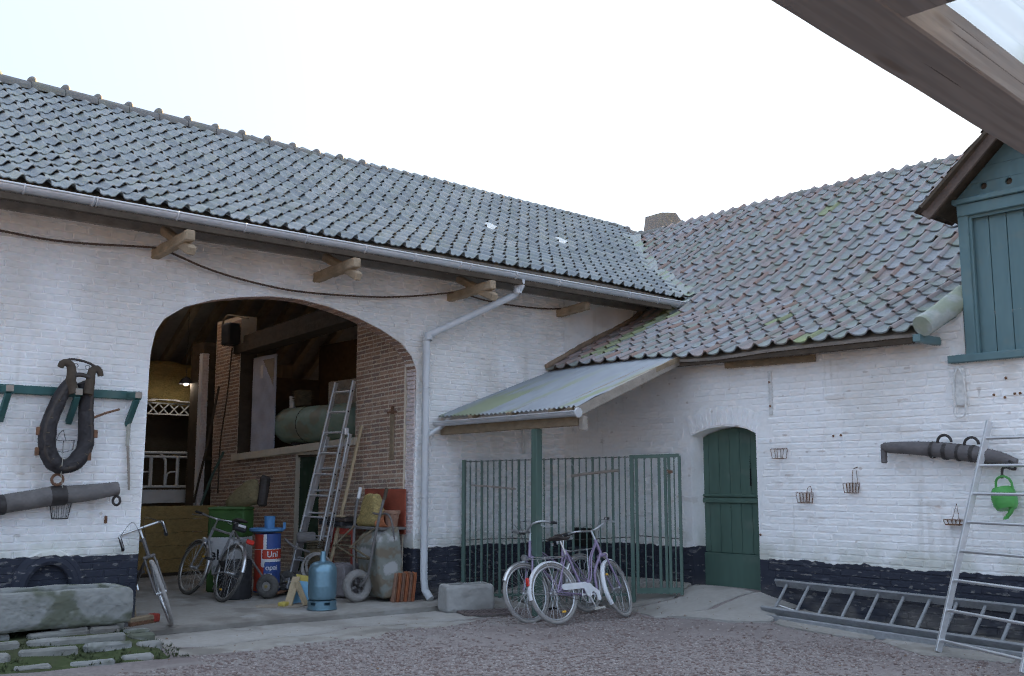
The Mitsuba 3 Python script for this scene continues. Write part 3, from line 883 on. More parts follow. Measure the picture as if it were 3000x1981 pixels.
bs('red_wood', speck((.13, .10, .085), .35, 9), .85)
bs('rust_tile', roof_tile((.15, .115, .10), (.23, .18, .155), (.17, .17, .14), .6), .8, spec=.2)
# white painted shutter hook and plate under the sill
hk = part(stable, 'shutter_hook', cat([tube(smooth_pts([(9.60, 4.53, 2.60), (9.585, 4.575, 2.45), (9.585, 4.585, 2.15), (9.585, 4.53, 2.10), (9.585, 4.475, 2.16), (9.585, 4.475, 2.45), (9.60, 4.53, 2.60)], 5), .008, 6), rough(box((9.625, 4.53, 2.40), (.035, .10, .38), ch=.012), .004, 9, 2, .05)]), 'white_iron', smooth=40, label='whitewashed iron hook under the dormer sill')
bs('white_iron', speck((.60, .60, .58), .25, 25), .7)
for y, z, s_ in ((6.70, 2.48, .5),):
    part(stable, 'wall_anchor', box((9.632, y, z), (.02, .045, s_), ch=.004), 'white_iron')
    part(stable, 'anchor_nail', cat([box((9.618, y, z + d), (.012, .022, .022)) for d in (-.15, .12)]), 'rust')
part(barn, 'wall_anchor', box((8.88, 10.05, 2.02), (.05, .02, .34), ch=.004), 'white_iron')
bs('rust', speck((.16, .085, .05), .4, 40), .85)
bs('iron', speck((.055, .050, .048), .35, 30), .6, .4)
for k, (y, z) in enumerate([(5.93, 1.97), (5.84, 1.975), (4.10, 2.45), (4.22, 2.30), (4.12, 2.27), (4.03, 2.30), (3.98, 2.30), (6.9, .9)]):
    part(stable, 'nail_hole', rough(trimesh.creation.icosphere(1, .012), .003, 60, k), 'rust') if False else part(stable, 'nail', place(rough(trimesh.creation.icosphere(1, .013), .003, 60, k), None, (9.632, y, z)), 'rust')
# flat black panel painted for the shade inside a niche behind the railing
part(stable, 'niche', box((9.628, 9.72, .76), (.02, .34, .24)), 'black_hole', label='flat black panel for the shade of a niche low in the wall')

# ---------------------------------------------------------------- corrugated lean-to in the corner
lean = thing('porch_roof', 'small corrugated lean-to roof in the corner over the railing, on one green post', 'lean-to')
A, B = np.array([7.46, 2.275]), np.array([9.36, 2.985])
L = np.linalg.norm(B - A)
d2 = (B - A) / L
ny, ns = 250, 7
yy = np.linspace(10.045, 7.60, ny)
V = []
for k in (0, 1):
    for i, s_ in enumerate(np.linspace(0, 1, ns)):
        ye = 10.045 + (yy - 10.045) * (1 - .085 * s_)
        h = .012 * np.cos((ye - 10) / .076 * 2 * np.pi) - .0035 * k + .01 * np.sin(ye * 2 + s_ * 3)
        V.append(np.stack([A[0] + d2[0] * L * s_ - d2[1] * h, ye, A[1] + d2[1] * L * s_ + d2[0] * h], -1))
V = np.vstack(V)
o = ny * ns
F = []
for i in range(ns - 1):
    for j in range(ny - 1):
        p, q, r, t = i * ny + j, i * ny + j + 1, (i + 1) * ny + j + 1, (i + 1) * ny + j
        F += [[p, q, r], [p, r, t], [o + p, o + r, o + q], [o + p, o + t, o + r]]
for j in range(ny - 1):
    F += [[j, o + j + 1, j + 1], [j, o + j, o + j + 1]]
part(lean, 'sheet', (V, np.array(F)), 'corrugated', smooth=True, label='corrugated sheet with mossy streaks')


def sheet_col(p, n, uv):
    streak = fbm(p.y * 5.5, (p.x * .9), 2.0, 4)
    a = mix((.30, .33, .345), (.22, .235, .27), fbm(p.x * 3, p.y * 14, p.z, 3))
    return mix(a, mi.Color3f(.24, .27, .15), .8 * smoothstep(.50, .66, streak) * smoothstep(9.4, 8.0, p.x))


bs('corrugated', sheet_col, .55, spec=.35)
gq = [(.048 * math.cos(t), .048 * math.sin(t)) for t in np.linspace(math.pi, 2 * math.pi, 11)]
gv = np.array([[7.43 + a * s_, y, 2.205 + (10 - y) * .004 + b * s_] for y in np.linspace(10.04, 7.56, 8) for s_, l in ((1, gq), (.9, gq[::-1])) for a, b in l])
m_ = 22
F = [[i * m_ + j, (i + 1) * m_ + j, (i + 1) * m_ + (j + 1) % m_] for i in range(7) for j in range(m_)] + [[i * m_ + j, (i + 1) * m_ + (j + 1) % m_, i * m_ + (j + 1) % m_] for i in range(7) for j in range(m_)]
lg = part(lean, 'gutter', cat([(gv, np.array(F)), tube([(7.383, 10.04, 2.21), (7.383, 7.56, 2.22)], .009, 8)]), 'zinc', smooth=40)
part(lg, 'end_cap', lathe([(0, -.012), (.052, -.012), (.055, 0), (.052, .012), (0, .012)], 16, (7.43, 7.55, 2.205), (0, 1, 0)), 'zinc', smooth=30)
part(lean, 'beam', rough(beam((7.54, 10.05, 2.12), (7.54, 7.63, 2.14), .07, .125, ch=.006), .003, 4, 2, .2), 'old_wood')
for y in (9.4, 8.7, 8.0, 7.70):
    part(lean, 'rafter', beam((7.45, y, 2.235), (9.5, y + .1 * (y < 7.8), 3.0), .06, .055), 'old_wood')
part(lean, 'side_board', rough(beam((7.46, 7.615, 2.215), (9.40, 7.80, 2.935), .025, .105, ch=.003), .003, 5, 3, .2), 'grey_wood')
bs('grey_wood', speck((.30, .265, .225), .25, 14), .9, spec=.1)
part(lean, 'beam_stub', box((7.54, 7.585, 2.10), (.075, .06, .15), ch=.005), 'grey_wood')
part(lean, 'post', box((7.55, 8.33, 1.06), (.09, .09, 2.02), ch=.006), 'cage_green', label='square grey-green post')

# ---------------------------------------------------------------- railing of the pen with its gate
pen = thing('pen_railing', 'grey-green iron railing of tall bars with a gate, closing off the corner pen', 'railing')
Fa, Fb = np.array([7.80, 9.965]), np.array([9.16, 7.60])


def ray2(px):
    """where the sight line of bearing px meets the railing's line in plan (used only to space the bars as they stand)"""
    a = (px - 1500) / 2989.4
    d = np.array([.6534 + .757 * a, .757 - .6534 * a])
    M = np.stack([Fb - Fa, -d], 1)
    return np.linalg.solve(M, -Fa)[0]


bars = [(187, .042), (245, .014), (297, .014), (351, .026), (405, .014), (460, .014), (516, .026), (575, .014), (630, .014), (690, .026), (750, .014), (808, .014), (862, .026), (922, .014), (990, .026), (1055, .014), (1120, .014),
        (1186, .026), (1247, .014), (1310, .014), (1370, .026), (1433, .014), (1493, .014), (1553, .026), (1612, .014), (1668, .014), (1728, .042)]
gate_bars = [(1772, .034), (1845, .014), (1910, .014), (1980, .028), (2036, .038), (2070, .034), (2118, .014), (2168, .046)]
tt = lambda zx: float(ray2(1300 + zx * .3189))


def on(t, z):
    q = Fa + (Fb - Fa) * t
    return np.array([q[0], q[1], z])


ztop = lambda t: 1.745 + .055 * t
zbot = lambda t: .10 + .10 * t
fdir = np.append((Fb - Fa) / np.linalg.norm(Fb - Fa), 0)
for zx, w in bars:
    t = tt(zx)
    part(pen, 'post' if w > .04 else 'bar', beam(on(t, zbot(t) - .06), on(t, ztop(t) + (.0 if w < .04 else .01)), w if w > .02 else .014, w if w > .02 else .014, up=fdir), 'cage_green')
ta, tb = tt(187), tt(1728)
part(pen, 'top_wire', cyl(on(ta, ztop(ta) - .012), on(tb, ztop(tb) - .012), .005, 6), 'iron')
mid = [on(t, .775 + .09 * t + .012 * math.sin(t * 9)) for t in np.linspace(ta, tb, 14)]
part(pen, 'middle_rod', tube(mid, .0055, 6), 'iron', smooth=50)
part(pen, 'bottom_rail', beam(on(ta, .12), on(tb, .20), .03, .03), 'cage_green')
gate = part(pen, 'gate', beam(on(tt(1772) - .012, 1.775), on(tt(2168), 1.79), .03, .042), 'cage_green', label='narrow gate at the right end of the railing')
part(gate, 'bottom_bar', beam(on(tt(1772), .245), on(tt(2168), .27), .03, .06), 'cage_green')
for zx, w in gate_bars:
    t = tt(zx)
    part(gate, 'bar', beam(on(t, .22), on(t, 1.77 + .015 * t), w if w > .02 else .014, .03 if w > .02 else .014, up=fdir), 'cage_green')
part(gate, 'middle_rod', cyl(on(tt(1772), .87), on(tt(2168), .84), .006, 6), 'iron')
part(gate, 'latch', cat([box(on(tt(2088), 1.60) - [.03, .02, 0], (.05, .05, .035), 30, .006), cyl(on(tt(2088), 1.60) - [.06, .03, 0], on(tt(2088), 1.62) - [.02, -.03, 0], .012, 8)]), 'rust', label='rusty gate latch')
for zl, zr, z0, z1 in ((262, 672, 1.445, 1.40), (1180, 1612, 1.555, 1.62)):
    ta_, tb_ = tt(zl), tt(zr)
    off = np.array([-.035, -.02, 0])
    p0, p1 = on(ta_, z0) + off, on(tb_, z1) + off
    w_ = thing('wooden_perch', 'thin grey pole tied level across the left end of the railing bars' if zl < 400 else 'thicker mossy pole hung by wires across the middle of the railing bars', 'pole')
    part(w_, 'rod', rough(tube([p0, p0 * .6 + p1 * .4 + [0, 0, .006], p1], .011 if zl < 400 else .017, 10), .003, 20, 4, .05), 'grey_wood', smooth=50)
    for f_ in (.1, .85):
        q = p0 + (p1 - p0) * f_
        tq = ta_ + (tb_ - ta_) * f_
        part(w_, 'wire', tube([q + [0, 0, .01], q * .5 + (on(tq - .02, ztop(tq)) + off) * .5 + [.0, 0, -.0], on(tq - .03, ztop(tq) - .02) + off], .0025, 5), 'zinc')
# ---------------------------------------------------------------- ground
def sst(a, b, x):
    t = np.clip((x - a) / (b - a), 0, 1)
    return t * t * (3 - 2 * t)


def gz(x, y):
    x, y = np.asarray(x, float), np.asarray(y, float)
    z = .012 - .05 * sst(7.0, 4.0, y) + 0 * x
    w2 = sst(8.45, 9.65, x)
    z = z + w2 * (.08 + .18 * sst(6.1, 7.2, y))
    z = z + .10 * sst(9.0, 9.9, y) * (1 - w2 * .55) * sst(7.2, 7.7, x)
    z = z + .17 * sst(8.4, 9.2, y) * sst(3.9, 3.3, x)
    z = z + .03 * (meshkit.fbm(np.stack([x * .5, y * .5, 0 * x], -1), 2, 3) - .5) + .022 * (meshkit.fbm(np.stack([x * 1.9, y * 1.9, 0 * x + 4], -1), 2, 6) - .5)
    return z


xs = np.concatenate([[-3000, -300, -60, -20, -6], np.arange(-1, 10.5, .12), [12, 20, 60, 300, 3000]])
ys = np.concatenate([[-3000, -300, -60, -20, -6, -2], np.arange(0, 12, .12), [14, 20, 60, 300, 3000]])
X, Y = np.meshgrid(xs, ys, indexing='ij')
Z = gz(X, Y)
n, m = X.shape
F = np.array([t for i in range(n - 1) for j in range(m - 1) for t in ([i * m + j, (i + 1) * m + j, (i + 1) * m + j + 1], [i * m + j, (i + 1) * m + j + 1, i * m + j + 1])])


def ground_col(p, n, uv):
    a = fbm(p.x * 1.3, p.y * 1.3, 0., 4)
    f = fbm(p.x * 38, p.y * 38, 0., 3)
    c = mix((.17, .148, .142), (.245, .215, .205), f)
    c = mix(c, mi.Color3f(.15, .125, .12), .55 * smoothstep(.5, .75, a))
    d = fbm(p.x * 2.1 + 5, p.y * 2.1, 3., 3)
    return mix(c, mi.Color3f(.26, .245, .23), .6 * smoothstep(.48, .62, d) * smoothstep(7.4, 8.6, p.y))


bs('gravel_ground', ground_col, .95, spec=.1, bump=lambda p, n, uv: fbm(p.x * 50, p.y * 50, 0., 3), bscale=.012, eps=3e-3)
struct('courtyard_ground', (np.stack([X, Y, Z], -1).reshape(-1, 3), F), 'gravel_ground', smooth=True, label='reddish gravel yard')


def conc(a, b, st=.6):
    def fn(p, n, uv):
        f = fbm(p.x * 30, p.y * 30, p.z * 30, 3)
        g = fbm(p.x * 2.3, p.y * 2.3, p.z * 2, 4)
        c = mix(a, b, f)
        c = mix(c, mi.Color3f(.13, .115, .10), st * smoothstep(.50, .70, g))
        return mix(c, mi.Color3f(.34, .335, .32), .35 * smoothstep(.60, .75, fbm(p.x * 4 + 9, p.y * 4, 5., 3)))
    return fn


bs('concrete', conc((.22, .205, .185), (.285, .27, .245)), .9, spec=.15, bump=lambda p, n, uv: fbm(p.x * 35, p.y * 35, p.z * 35, 3), bscale=.01, eps=3e-3)
bs('concrete_light', conc((.265, .25, .23), (.33, .315, .29), .4), .9, spec=.15, bump=lambda p, n, uv: fbm(p.x * 35, p.y * 35, p.z * 35, 3), bscale=.01, eps=3e-3)


def slab(poly, top, thick, edge=.02, jit=.012, seed=0, cell=.18):
    """a slab of concrete on the polygon (x, y): worn edges, top(x, y) its surface"""
    g = shapely.segmentize(poly, .10)
    c = np.asarray(g.exterior.coords)[:-1]
    c = c + (meshkit.fbm(np.column_stack([c * 3.1, np.full(len(c), seed * 1.)]), 3, seed)[:, None] - .5) * jit * 4 * np.sign(c - np.asarray(g.centroid.coords[0]))
    g = sg.Polygon(c).buffer(0)
    if g.geom_type != 'Polygon':
        g = max(g.geoms, key=lambda q: q.area)
    x0, y0, x1, y1 = g.bounds
    gx, gy = np.meshgrid(np.arange(x0, x1, cell), np.arange(y0, y1, cell), indexing='ij')
    inner = g.buffer(-edge)
    pts = [p for p in np.column_stack([gx.ravel(), gy.ravel()]) if inner.buffer(-.03).contains(sg.Point(p))]
    from scipy.spatial import Delaunay
    ri = np.asarray(shapely.segmentize(inner if inner.geom_type == 'Polygon' else max(inner.geoms, key=lambda q: q.area), .10).exterior.coords)[:-1]
    ro = np.asarray(shapely.segmentize(g, .10).exterior.coords)[:-1]
    P = np.vstack([ro, ri] + ([np.array(pts)] if pts else []))
    tri = Delaunay(P).simplices
    keep = [t for t in tri if g.buffer(1e-6).contains(sg.Point(P[t].mean(0)))]
    z = top(P[:, 0], P[:, 1]).copy()
    z[:len(ro)] -= edge * .6
    V = np.column_stack([P, z])
    k = len(ro)
    W = np.column_stack([ro, z[:k] - thick])
    F = list(np.array(keep)[:, :])
    o = len(V)
    F = [f if np.cross(P[f[1]] - P[f[0]], P[f[2]] - P[f[0]]) > 0 else f[::-1] for f in F]
    S = []
    for i in range(k):
        j = (i + 1) % k
        S += [[i, o + i, o + j], [i, o + j, j]]
    return trimesh.Trimesh(np.vstack([V, W]), np.array([list(f) for f in F] + S), process=False)


struct('gateway_floor', slab(sg.Polygon([(3.62, 9.72), (4.1, 9.80), (4.8, 9.78), (5.6, 9.62), (6.3, 9.58), (7.0, 9.52), (7.34, 9.60), (7.40, 10.06), (7.12, 10.10), (7.12, 16.6), (3.72, 16.6), (3.72, 10.1), (3.60, 10.06)]), lambda x, y: .10 + .008 * np.sin(x * 1.7) * np.cos(y * 1.1), .16, .035, .01, 2, .25), 'concrete', smooth=35, label='concrete floor and step of the gateway')
gtop = lambda e: (lambda x, y: gz(x, y) + e)
struct('concrete_apron', slab(sg.Polygon([(3.75, 9.72), (3.72, 9.1), (4.05, 8.95), (4.6, 9.0), (5.3, 8.98), (5.75, 9.15), (6.25, 8.95), (6.9, 8.75), (7.45, 8.85), (7.62, 9.25), (7.35, 9.60), (7.0, 9.55), (6.2, 9.6), (5.6, 9.64), (4.8, 9.8)]), gtop(.018), .06, .03, .03, 4), 'concrete_light', smooth=35, label='worn pale concrete in front of the step')
struct('concrete_apron', slab(sg.Polygon([(3.62, 9.0), (3.70, 8.62), (4.3, 8.42), (4.75, 8.55), (5.4, 8.35), (5.9, 8.62), (6.6, 8.5), (7.0, 8.62), (6.85, 8.73), (6.2, 8.92), (5.7, 9.1), (5.3, 8.95), (4.6, 8.97), (4.05, 8.93)]), gtop(.008), .05, .03, .03, 9), 'concrete', smooth=35, label='darker concrete reaching into the gravel')
pav = [[(7.42, 9.95), (7.65, 9.28), (8.15, 9.05), (8.30, 9.98)], [(8.33, 9.98), (8.18, 9.02), (8.72, 8.62), (9.64, 8.35), (9.64, 9.98)], [(8.74, 8.58), (8.66, 8.14), (9.1, 7.72), (9.64, 7.9), (9.64, 8.30)],
       [(8.68, 8.08), (8.52, 7.5), (8.95, 7.12), (9.64, 7.0), (9.64, 7.86), (9.12, 7.68)], [(8.60, 7.40), (8.72, 6.7), (8.98, 6.35), (9.64, 6.45), (9.64, 6.94), (8.92, 7.06)],
       [(9.0, 6.30), (8.88, 5.85), (8.98, 5.2), (9.64, 5.3), (9.64, 6.40)], [(8.98, 5.13), (8.72, 4.6), (8.88, 3.9), (9.64, 4.0), (9.64, 5.24)], [(8.9, 3.84), (8.7, 3.2), (9.0, 2.2), (9.64, 2.2), (9.64, 3.94)]]
for k, pl in enumerate(pav):
    struct('concrete_path', slab(sg.Polygon(pl), gtop(.022 + .008 * (k * 5 % 3)), .07, .025, .02, 20 + k), 'concrete_light' if k in (1, 3, 4) else 'concrete', smooth=35, label='cracked concrete path along the stable')
# drain grate
gr = thing('drain_grate', 'rusty iron drain grate lying flush in the ground before the stone planter', 'drain')
G0, gu, gv_ = np.array([7.0, 8.86]), nrm([.93, -.35]), nrm([.35, .93])
gat = lambda a, b: np.append(G0 + gu * a + gv_ * b, float(gz(*(G0 + gu * a + gv_ * b))) + .030)
part(gr, 'frame', cat([beam(gat(0, 0), gat(.62, 0), .03, .02), beam(gat(0, .34), gat(.62, .34), .03, .02), beam(gat(0, 0), gat(0, .34), .03, .02), beam(gat(.62, 0), gat(.62, .34), .03, .02)]), 'grate_iron')
bs('grate_iron', speck((.13, .105, .10), .4, 25), .85)
for k in range(1, 15):
    part(gr, 'bar', beam(gat(.62 * k / 15, .01), gat(.62 * k / 15, .33), .016, .016), 'grate_iron')
# pebbles
gr_ = np.random.default_rng(77)
base = [rough(trimesh.creation.icosahedron(), .22, 1.3, s_) for s_ in range(4)]
N = 46000
px = gr_.uniform(2.2, 9.0, N * 2)
py = gr_.uniform(1.2, 9.1, N * 2)
ang = np.arctan2(py, px)
ok = (ang > .36) & (ang < 1.36) & (np.hypot(px, py) > 4.8)
dens = meshkit.fbm(np.stack([px * .9, py * .9, 0 * px], -1), 3, 5)
ok &= gr_.random(N * 2) < np.clip((dens - .28) * 2.6, .12, 1)
solid = shapely.union_all([sg.Polygon(q) for q in pav] + [sg.Polygon([(3.6, 9.9), (3.7, 8.6), (4.3, 8.42), (4.75, 8.55), (5.4, 8.35), (5.9, 8.62), (6.6, 8.5), (7.0, 8.62), (7.45, 8.85), (7.62, 9.25), (7.3, 9.9)])])
inside = shapely.contains_xy(solid.buffer(-.02), px, py)
ok &= ~inside | (gr_.random(N * 2) < .04)
ok &= ~((px < 3.75) & (py > 8.2))
px, py = px[ok][:N], py[ok][:N]
for q, (mat, lo, hi) in enumerate((('pebble_a', .005, .022), ('pebble_b', .004, .018), ('pebble_c', .004, .015))):
    sel = np.arange(len(px)) % 3 == q
    vs, fs, o = [], [], 0
    for x, y, z in zip(px[sel], py[sel], gz(px[sel], py[sel])):
        b = base[int(gr_.integers(4))]
        s_ = lo + (hi - lo) * gr_.random() ** 2.2
        a = gr_.random() * 6.28
        ca, sa = math.cos(a), math.sin(a)
        v = np.asarray(b.vertices) * [s_ * 1.25, s_, s_ * .7]
        v = np.column_stack([v[:, 0] * ca - v[:, 1] * sa + x, v[:, 0] * sa + v[:, 1] * ca + y, v[:, 2] + z + s_ * .2])
        vs.append(v)
        fs.append(np.asarray(b.faces) + o)
        o += len(v)
    key = 'gravel' if q == 0 else f'gravel__{q:03d}'
    scene[key] = mikit.ply((np.vstack(vs), np.vstack(fs)), mat)
labels['gravel'] = {'label': 'loose reddish gravel scattered over the yard', 'category': 'gravel', 'kind': 'stuff'}
bs('pebble_a', speck((.23, .195, .185), .3, 30), .9)
bs('pebble_b', speck((.17, .13, .12), .3, 30), .9)
bs('pebble_c', speck((.30, .27, .255), .3, 30), .9)

# ---------------------------------------------------------------- the shed roof overhead (upper right)
shed = thing('shed_roof', 'edge of a dark timber shed roof overhead with clear corrugated sheets, upper right', 'roof')
ca = np.array([1.8, 1.60, 2.9])
cb = np.array([6.6, 1.90, 2.9])
e = nrm(cb - ca)
sd = np.array([-e[1], e[0], 0])
part(shed, 'edge_beam', rough(beam(ca - sd * .115 + [0, 0, .09], cb - sd * .115 + [0, 0, .09], .23, .17, ch=.008), .004, 4, 2, .25), 'shed_wood', label='dark edge beam of the shed roof')
part(shed, 'batten', beam(ca - sd * .29 + [0, 0, .17], cb - sd * .29 + [0, 0, .17], .06, .06), 'shed_wood') if False else None
q = ca + e * (2.83 - 1.8)
part(shed, 'cross_beam', rough(beam(q - sd * .20 + [-.115, 0, .085], q - sd * 3.0 + [-.115, 0, .085], .22, .15, ch=.006), .004, 4, 3, .3), 'shed_wood', label='cross beam of the shed roof')


def grain(p, n, uv):
    q = p.y - .0625 * p.x
    a = fbm(p.x * 2.2, q * 38, p.z * 38, 4)
    k = noise(p.x * 1.6, q * 9, p.z * 9)
    c = mix((.24, .215, .20), (.30, .27, .25), smoothstep(.3, .7, a))
    c = mix(c, mi.Color3f(.10, .08, .07), .8 * smoothstep(.70, .76, fbm(p.x * .9 + 3, q * 55, p.z * 55, 3)))
    return mix(c, mi.Color3f(.15, .115, .09), .7 * smoothstep(.82, .9, k))


bs('shed_wood', grain, .85, bump=lambda p, n, uv: fbm(p.x * 2.2, (p.y - .0625 * p.x) * 38, p.z * 38, 4), bscale=.006, eps=2e-3)
bs('clear_sheet', (.82, .84, .80), .35, two=False)
scene['clear_sheet'] = {'type': 'principledthin', 'base_color': proc(lambda p, n, uv: mix((.86, .87, .84), (.55, .57, .49), smoothstep(.55, .8, fbm(p.x * 1.2, p.y * 14, 1., 3)) * .8)), 'roughness': .4, 'spec_trans': .0, 'diff_trans': 1.7, 'eta': 1.3}
ny2 = 240
tq = np.linspace(.10, -3.0, ny2)
V = []
for s_ in (-.3, 1.4, 3.1, 4.9):
    h = .016 * np.cos(tq / .11 * 2 * np.pi)
    V.append(ca + np.outer(np.full(ny2, s_), e) + np.outer(tq, sd) + np.outer(.215 + h + tq * -.03, [0, 0, 1]))
V = np.vstack(V)
part(shed, 'clear_sheet', (V, np.array([t for i in range(3) for j in range(ny2 - 1) for t in ([i * ny2 + j, i * ny2 + j + 1, (i + 1) * ny2 + j + 1], [i * ny2 + j, (i + 1) * ny2 + j + 1, (i + 1) * ny2 + j])])), 'clear_sheet', smooth=True, label='milky corrugated sheet letting the light through')
for s_ in (.3, 4.7):
    part(shed, 'post', box(ca + e * s_ - sd * 3.0 + [0, 0, -1.45], (.14, .14, 3.0)), 'shed_wood')
for s_ in (4.7,):
    part(shed, 'post', box(ca + e * s_ - sd * .12 + [0, 0, -1.45], (.14, .14, 2.95)), 'shed_wood')

# dry leaves and bits of bark blown against the edges
lv, lf = [], []
lr = np.random.default_rng(41)
for k in range(2600):
    x, y = lr.uniform(2.6, 9.4), lr.uniform(3.6, 9.5)
    e_ = solid.boundary.distance(sg.Point(x, y)) if k % 3 else .0
    if lr.random() > math.exp(-e_ * 5) * (.9 if k % 3 else .10):
        continue
    z = float(gz(x, y)) + .012 + (.022 if shapely.contains_xy(solid, x, y) else 0)
    a, w = lr.random() * 6.28, lr.uniform(.006, .018)
    d1 = np.array([math.cos(a), math.sin(a), lr.normal() * .25])
    d2_ = np.array([-math.sin(a), math.cos(a), lr.normal() * .25])
    o = len(lv)
    c = np.array([x, y, z + .004])
    lv += [c - d1 * w, c + d2_ * w * .5, c + d1 * w, c - d2_ * w * .5, c + [0, 0, .004]]
    lf += [[o + i, o + (i + 1) % 4, o + 4] for i in range(4)]
single('leaf_litter', (np.array(lv), np.array(lf)), 'dry_leaf', 'brown dry leaves and bark bits along the edges of the concrete', 'leaves', kind='stuff')
bs('dry_leaf', speck((.17, .105, .065), .5, 20), .9)
# ---------------------------------------------------------------- bicycles
bs('chrome', speck((.62, .63, .64), .12, 30), .28, .9, .5)
bs('alu', speck((.60, .605, .61), .12, 18), .42, .75, .5)
bs('tyre', speck((.10, .095, .088), .25, 40), .85)
bs('tyre_grey', speck((.27, .255, .24), .2, 30), .85)
bs('black_plastic', speck((.028, .028, .030), .2, 30), .5)
bs('leather', speck((.055, .045, .04), .35, 30), .6)
bs('violet', speck((.27, .215, .32), .18, 20), .4, .25, .5)
bs('silver_paint', speck((.34, .345, .36), .12, 20), .4, .3, .5)
bs('bronze_paint', speck((.12, .11, .105), .2, 20), .45, .3, .5)
bs('dark_frame', speck((.035, .04, .055), .15, 20), .35, spec=.5)
bs('white_mudguard', speck((.62, .63, .64), .12, 12), .35, spec=.5)
bs('red_lens', (.55, .03, .02), .2, spec=.6)
bs('amber_lens', (.75, .42, .03), .25, spec=.6)
bs('cream', speck((.50, .48, .43), .2, 30), .6)


class Bike:
    def __init__(self, name, label, rear, front, lean, z, steer=0, R=.33, paint='silver_paint', style='diamond', bars='flat', tyre='tyre', guard='chrome', extras=(), group=None):
        rear, front = np.array(rear, float), np.array(front, float)
        self.wb = wb = np.linalg.norm(front - rear)
        f = (front - rear) / wb
        zr, zf = z if np.ndim(z) else (z, z)
        X = nrm([f[0], f[1], (zf - zr) / wb])
        Y0 = np.array([-f[1], f[0], 0])
        Z0 = np.cross(X, Y0)
        a = math.radians(lean)                 # positive: leans to its left
        Zl = Z0 * math.cos(a) + Y0 * math.sin(a)
        Yl = np.cross(Zl, X)
        self.R3, self.o = np.stack([X, Yl, Zl], 1), np.array([rear[0], rear[1], zr])
        self.key = thing(name, label, 'bicycle', group)
        self.Rw = R
        hb = np.array([wb - .155, 0, .69])     # head tube, lower end
        ht = np.array([wb - .21, 0, .86])
        self.axis = nrm(ht - hb)
        self.hb, self.ht, self.steer = hb, ht, math.radians(steer)
        self.paint = paint
        rh, fh, bb = np.array([0, 0, R]), np.array([wb, 0, R]), np.array([.43, 0, R - .045])
        st = np.array([.27, 0, .72 if style != 'diamond' else .80])
        lug = np.array([.255, 0, .76 if style != 'diamond' else .84])
        self.wheel(rh, False, tyre)
        self.wheel(fh, True, tyre)
        T_ = self.tubes = []
        if style == 'diamond':
            T_ += [(bb, lug, .0155), (bb, hb + self.axis * .02, .0165), (lug - [.0, 0, .05], ht - self.axis * .02, .014)]
        else:
            T_ += [(bb, lug, .015)]
        parts = [tube([a_, b_], r_, 10) for a_, b_, r_ in T_]
        if style == 'swan':                    # two curved tubes run from the head to the rear fork ends
            for s_ in (-1, 1):
                parts.append(tube(smooth_pts([ht - self.axis * .03 + [0, s_ * .012, 0], [wb - .32, s_ * .016, .66], [.52, s_ * .022, .42], [.36, s_ * .03, .40], [.12, s_ * .055, .37], [0.01, s_ * .062, R]], 6), .009, 8))
            parts.append(tube(smooth_pts([hb + self.axis * .02, [wb - .30, 0, .50], [.60, 0, .30], bb], 6), .016, 10))
        if style == 'mixte':
            parts.append(tube([hb + self.axis * .03, bb], .016, 10))
            for s_ in (-1, 1):
                parts.append(tube([ht - self.axis * .04 + [0, s_ * .014, 0], np.array([.30, s_ * .03, .50]), rh + [0, s_ * .062, 0]], .008, 8))
        for s_ in (-1, 1):
            parts.append(tube([bb + [-.03, s_ * .03, 0], rh + [0, s_ * .062, 0]], .009, 8))
            parts.append(tube([lug + [0, s_ * .018, -.03], rh + [0, s_ * .062, 0]], .0075, 8))
        parts.append(tube([hb, ht], .0185, 12))
        self.add('frame', cat(parts), paint, 40)
        parts = []
        for s_ in (-1, 1):
            parts.append(tube(smooth_pts([hb - self.axis * .0 + [0, s_ * .045, -.01], hb + (fh - hb) * .55 + [.0, s_ * .05, 0] - [.012, 0, 0], fh + [0, s_ * .05, 0]], 6), .0105, 8))
        parts.append(box(hb - [0, 0, .012], (.04, .12, .03), 0, .008))
        self.add('fork', cat(parts), paint, 40, front=True)
        sad = lug + np.array([-.045, 0, .10])
        self.add('seat_post', tube([lug - [0, 0, .05], sad], .0125, 8), 'chrome', 40)
        self.saddle(sad + [0, 0, .03])
        top = ht + self.axis * .10
        self.add('stem', cat([tube([ht - self.axis * .02, top], .0115, 8), tube([top, top + [.06, 0, .015]], .012, 8)]), 'chrome', 40, front=True)
        self.handlebar(bars, top + [.06, 0, .015])
        cr = bb
        self.add('chainring', cat([torus(cr + [0, -.055, 0], (0, 1, 0), .088, .005, 28, 6), box(cr + [0, -.055, 0], (.17, .006, .02)), box(cr + [0, -.055, 0], (.02, .006, .17))]), 'chrome', 40)
        ca_ = math.radians(-72)
        cd = np.array([math.cos(ca_), 0, math.sin(ca_)]) * .17
        for s_ in (-1, 1):
            e_ = cr + [0, s_ * .08, 0] + cd * (-s_)
            self.add('crank', beam(cr + [0, s_ * .065, 0], e_, .012, .02, up=(0, 1, 0), ch=.003), 'chrome')
            self.add('pedal', cat([box(e_ + [0, s_ * .055, k * .0], (.022, .085, .02)) for k in (0,)] + [box(e_ + [d, s_ * .055, 0], (.012, .08, .028)) for d in (-.035, .035)]), 'black_plastic' if style != 'swan' else 'cream')
        self.add('chain', cat([tube([cr + [0, -.055, .088], rh + [0, -.055, .03]], .004, 5), tube([cr + [0, -.055, -.088], rh + [0, -.055, -.03]], .004, 5)]), 'iron')
        self.cr, self.rh, self.fh, self.sad, self.lug = cr, rh, fh, sad, lug
        if guard:
            self.guard(rh, -12, 190 if style != 'diamond' else 175, guard, False)
            self.guard(fh, 30, 215, guard, True)
        for e_ in extras:
            getattr(self, e_)()

